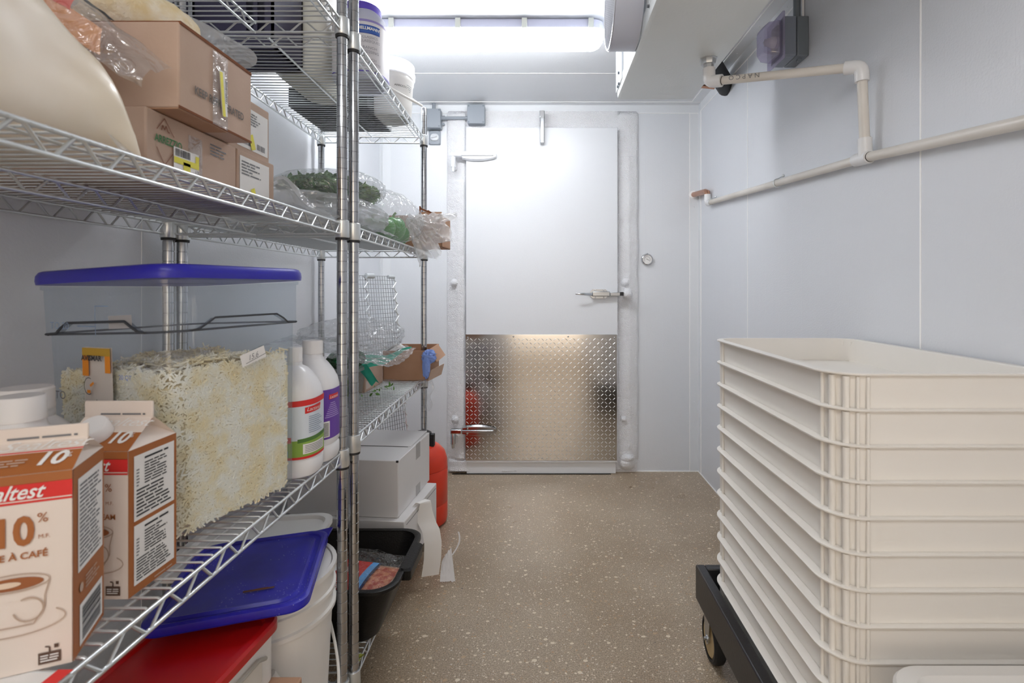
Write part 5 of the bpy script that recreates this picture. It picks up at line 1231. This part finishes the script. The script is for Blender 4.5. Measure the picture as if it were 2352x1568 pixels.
obj('handle', MB().rloft([(rz_-.030,-.405,-.374,1.475,1.625,.008),(rz_-.002,-.402,-.372,1.47,1.63,.010),(rz_+.004,-.404,-.376,1.475,1.625,.010)], 5), M_BLACK, bt)
def salami(label, c, rz, sx, sy, sz, tiltx, full):
    t = thing('salami_package', label, 'food package', c, 'salami packages in the black tub', rz=rz)
    t.rotation_euler = (R(tiltx), 0, R(rz))
    obj('tray', MB().rloft([(0,-sx/2+.005,sx/2-.005,-sy/2+.005,sy/2-.005,.012),(sz,-sx/2,sx/2,-sy/2,sy/2,.014)], 5), M_CARD, t, local=True)
    M_SAL = mat('salami','AE3F1E',.45,var='D48A62',vscale=70,bump=.8,bscale=90)
    obj('slices', MB().grid(lambda u, v: (-sx/2+.008+(sx-.016)*u, -sy/2+.008+(sy-.016)*v, sz+.002+.010*math.sin(math.pi*u)*math.sin(math.pi*v)+.004*nz((u*12, v*12, 1))), 22, 18), M_SAL, t, local=True)
    if full:
        def on(u, v, k=.003): return (-sx/2+sx*u, -sy/2+sy*v, sz+.004+k+.010*math.sin(math.pi*u)*math.sin(math.pi*v))
        obj('red_sleeve', MB().grid(lambda u, v: on(.0+.60*u, v), 14, 14), mat('sleeve_red','CF2A1E',.35), t, local=True)
        obj('blue_band', MB().grid(lambda u, v: on(.58+.09*u, v, .0036), 4, 14), M_SKY, t, local=True)
        obj('dark_band', MB().grid(lambda u, v: on(.67+.035*u, v, .0036), 4, 14).grid(lambda u, v: on(.0+.09*u, .3+.7*v, .0042), 4, 10), mat('navy','23264A',.4), t, local=True)
        obj('brand_oval', MB().add([on(.14+.09*math.cos(R(a)), .72+.2*math.sin(R(a)), .005) for a in range(0, 360, 15)], [tuple(range(24))]), M_PAPER, t, local=True)
        for s_, u0, v0, size, m_ in (('MAESTRO', .105, .55, .014, M_INK), ('CALABRESE', .36, .08, .022, M_PAPER)):
            f_ = Face((0,0,0), (1,0,0), (0,1,0), t, True); o_ = f_.text(s_, 0, 0, size, m_, 0, sx=.9, bold=.0004)
            for v in o_.data.vertices:
                u_, v_ = u0-v.co.y/sx*1.0+.03, v0+v.co.x/sy*1.0
                v.co = Vector(on(u_, v_, .0058))
    obj('vacuum_film', MB().grid(lambda u, v: (-sx/2-.004+(sx+.008)*u, -sy/2-.004+(sy+.008)*v, sz+.006+.013*math.sin(math.pi*u)*math.sin(math.pi*v)+.004*nz((u*14, v*14, 5))), 26, 20).grid(lambda u, v: (-sx/2+sx*u, sy/2+.03*v, sz+.006+.012*v+.006*nz((u*8, v*4, 2))), 16, 5), clear_mat('vac_film','FAFAFA',.03,'F0F0F0',.06,bump=1.0,bscale=45,gloss=.25), t, local=True)
    return t
salami('salami package with red sleeve and blue band in the black tub', (-.540, 1.505, tz+.092), -12, .23, .145, .035, 9, True)
salami('partly hidden salami package at the left end of the black tub', (-.765, 1.49, tz+.095), 12, .15, .14, .035, 10, False)
cbx = carton_box('cardboard_box', 'small brown box under the salami packages in the black tub', -.70, 1.445, tz+.007, -.475, 1.60, tz+.084, m=M_CARD)
eb = thing('clear_bag', 'empty clear bag corner standing in the black tub', 'bag', (-.56, 1.62, tz+.1))
obj('plastic_bag', MB().grid(lambda u, v: (-.66+.20*u, 1.60+.05*v+.01*nz((u*6, v*6, 1)), tz+.07+.075*v*math.sin(math.pi*(.2+.6*u))+.008*nz((u*9, v*9, 2))), 26, 12).grid(lambda u, v: (-.48+.05*u, 1.56+.05*v, tz+.06+.07*u+.01*nz((u*9, v*9, 7))), 12, 12), clear_mat('dark_bag','FAFAFA',.04,'E8E8E8',.07,bump=1.0,bscale=30,gloss=.22), eb)

# white round pail under blue lid
pl = pail('white_pail', 'tall white round pail holding up the dirty blue lid', (-.602, 1.145, z0), .130, .357, )
pcx = (-.602, 1.145)
hw = [(pcx[0]+.143*math.cos(R(a)), pcx[1]+.143*math.sin(R(a)), z0+.30-.245*math.sin(R((a+75)*180/150))**.8) for a in range(-74, 75, 4)]
obj('handle', MB().tube(hw, .0035, 8), M_WPL, pl)
q_ = hw[4:14]; q_ = hw[3:9]
obj('grip', MB().tube(q_, .0115, 12), M_WPL, pl)
obj('pail_lid', MB().lathe([(0,.350),(.128,.350),(.128,.354),(0,.354)], (-.602, 1.145, z0), 40), M_WPL, pl)
wl_ = thing('bin_cover', 'white rounded lid lying askew under the dirty blue lid', 'lid', (-.66, 1.24, z0+.36))
obj('lid_panel', MB().rloft([(0,-.17,.13,-.16,.16,.05),(.012,-.17,.13,-.16,.16,.05),(.012,-.155,.115,-.145,.145,.045),(.004,-.15,.11,-.14,.14,.04)], 8, capt=True).rot(-3, axis='X').move((-.665, 1.235, z0+.362)).rot(8, (-.665, 1.235, 0)), M_WPL, wl_)
# dirty blue lid
bz = z0+.380
BLc = Vector((-.439, .969)); ea = Vector((-.2573, .9663)); eb_ = Vector((-.947, -.321))   # right edge to the far end; left along the near edge
dl2 = thing('bin_cover', 'dirty blue lid lying loose across the pail and the red lid', 'lid', (-.60, 1.05, bz))
def blm(mb): mb.v = [(BLc.x+ea.x*y+eb_.x*x, BLc.y+ea.y*y+eb_.y*x, bz+z) for x, y, z in mb.v]; mb.f = [f_[::-1] for f_ in mb.f]; return mb
LL, LW = .310, .272
lidm = MB().rloft([(-.008,0,LW,0,LL,.034),(-.010,.002,LW-.002,.002,LL-.002,.033),(-.002,0,LW,0,LL,.034),(.006,.001,LW-.001,.001,LL-.001,.034),(.009,.006,LW-.006,.006,LL-.006,.042),(.007,.012,LW-.012,.012,LL-.012,.038),(.003,.014,LW-.014,.014,LL-.014,.036),(.003,.022,LW-.022,.022,LL-.022,.032),(.008,.026,LW-.026,.026,LL-.026,.030),(.006,.032,LW-.032,.032,LL-.032,.028)], 8)
def dirty():
    m = mat('dirty_blue','241E96',.28,var='2C2AAF',vscale=9); nt = m.node_tree; N = nt.nodes; L = nt.links; b = N['Principled BSDF']
    tc = N.new('ShaderNodeTexCoord'); v = N.new('ShaderNodeTexVoronoi'); v.inputs['Scale'].default_value = 150; L.new(tc.outputs['Object'], v.inputs['Vector'])
    l = N.new('ShaderNodeMath'); l.operation = 'LESS_THAN'; l.inputs[1].default_value = .16; L.new(v.outputs['Distance'], l.inputs[0])
    n = N.new('ShaderNodeTexNoise'); n.inputs['Scale'].default_value = 11; L.new(tc.outputs['Object'], n.inputs['Vector'])
    g_ = N.new('ShaderNodeMath'); g_.operation = 'GREATER_THAN'; g_.inputs[1].default_value = .56; L.new(n.outputs['Fac'], g_.inputs[0])
    f_ = N.new('ShaderNodeMath'); f_.operation = 'MULTIPLY'; L.new(l.outputs[0], f_.inputs[0]); L.new(g_.outputs[0], f_.inputs[1])
    src = b.inputs['Base Color'].links[0].from_socket; x = N.new('ShaderNodeMix'); x.data_type = 'RGBA'; L.new(f_.outputs[0], x.inputs[0]); L.new(src, x.inputs[6]); x.inputs[7].default_value = lin('8E90C8'); L.new(x.outputs[2], b.inputs['Base Color'])
    bp = N.new('ShaderNodeBump'); bp.inputs['Strength'].default_value = .25; bp.inputs['Distance'].default_value = .003; L.new(n.outputs['Fac'], bp.inputs['Height']); L.new(bp.outputs[0], b.inputs['Normal'])
    rr_ = N.new('ShaderNodeMapRange'); rr_.inputs[3].default_value = .2; rr_.inputs[4].default_value = .45; L.new(n.outputs['Fac'], rr_.inputs[0]); L.new(rr_.outputs[0], b.inputs['Roughness'])
    return m
obj('lid_panel', blm(lidm), dirty(), dl2)
obj('corner_tab', blm(MB().add([(.0,.275,.0),(.035,.310,.0),(-.006,.316,.002),(.0,.275,.005),(.035,.310,.005),(-.006,.316,.007)], [(0,1,2),(5,4,3),(0,3,4,1),(1,4,5,2),(2,5,3,0)])), M_BLUE, dl2, smooth=0)
smr = MB().grid(lambda u, v: (BLc.x+ea.x*(.07+.006*v)+eb_.x*(.07+.055*u), BLc.y+ea.y*(.07+.006*v)+eb_.y*(.07+.055*u), bz+.0085+.002*math.sin(math.pi*u)*math.sin(math.pi*v)+.001*nz((u*20, v*8, 1))), 14, 4)
obj('brown_smear', smr, mat('brown_food','5A3520',.5), dl2)
# red lidded bin
rb_ = thing('red_lidded_bin', 'white food bin with red lid on the bottom deck below the cartons', 'food storage bin', (-.60, .82, z0))
RA = Vector((-.505, 1.000)); rx = Vector((-.085, -.996)); ry = Vector((-.996, .085))   # along the aisle side towards the viewpoint; inwards
rzt = EYE-.632
def rbm(mb): mb.v = [(RA.x+rx.x*x+ry.x*y, RA.y+rx.y*x+ry.y*y, z) for x, y, z in mb.v]; return mb
obj('bin_body', rbm(MB().rloft([(z0+.001,.03,.40,.02,.175,.03),(rzt-.105,.014,.43,.008,.190,.03),(rzt-.10,.006,.438,.0,.198,.03),(rzt-.006,.006,.438,.0,.198,.03)], 7)), M_WPL, rb_)
obj('lid', rbm(MB().rloft([(rzt-.010,-.004,.448,-.008,.206,.035),(rzt+.004,-.004,.448,-.008,.206,.035),(rzt+.009,.0,.444,-.004,.202,.032),(rzt+.009,.012,.432,.008,.190,.03),(rzt+.004,.016,.428,.012,.186,.028)], 7)), M_RED, rb_)
obj('grip_handle', rbm(MB().tube([(.05,-.003,rzt-.045),(.075,-.006,rzt-.032),(.24,-.006,rzt-.032),(.26,-.003,rzt-.045)], .004, 8)), clear_mat('grip_clear','E8E8E4',.6,'DDDBD5',.15), rb_)
obj('grip_recess', rbm(MB().box(.06,-.004,rzt-.080,.25,.0,rzt-.036)), mat('recess','D2CEC6',.4), rb_, bevel=.002)
sc2 = carton_box('cardboard_box', 'small brown box between the red lidded bin and the pail', -.545, .945, z0, -.455, .985, .372, m=M_CARD)
# leaf scraps on the bottom deck corner
tag(obj('leaf_scraps', leafball((-.485, 1.36, z0+.004), (.01, .03, .006), 14, 31, (.010, .025)), mat('scrap_yellow','A8B04A',.5), smooth=0), 'yellow green leaf scraps on the bottom deck corner by the posts', 'leaf scraps', kind='stuff')
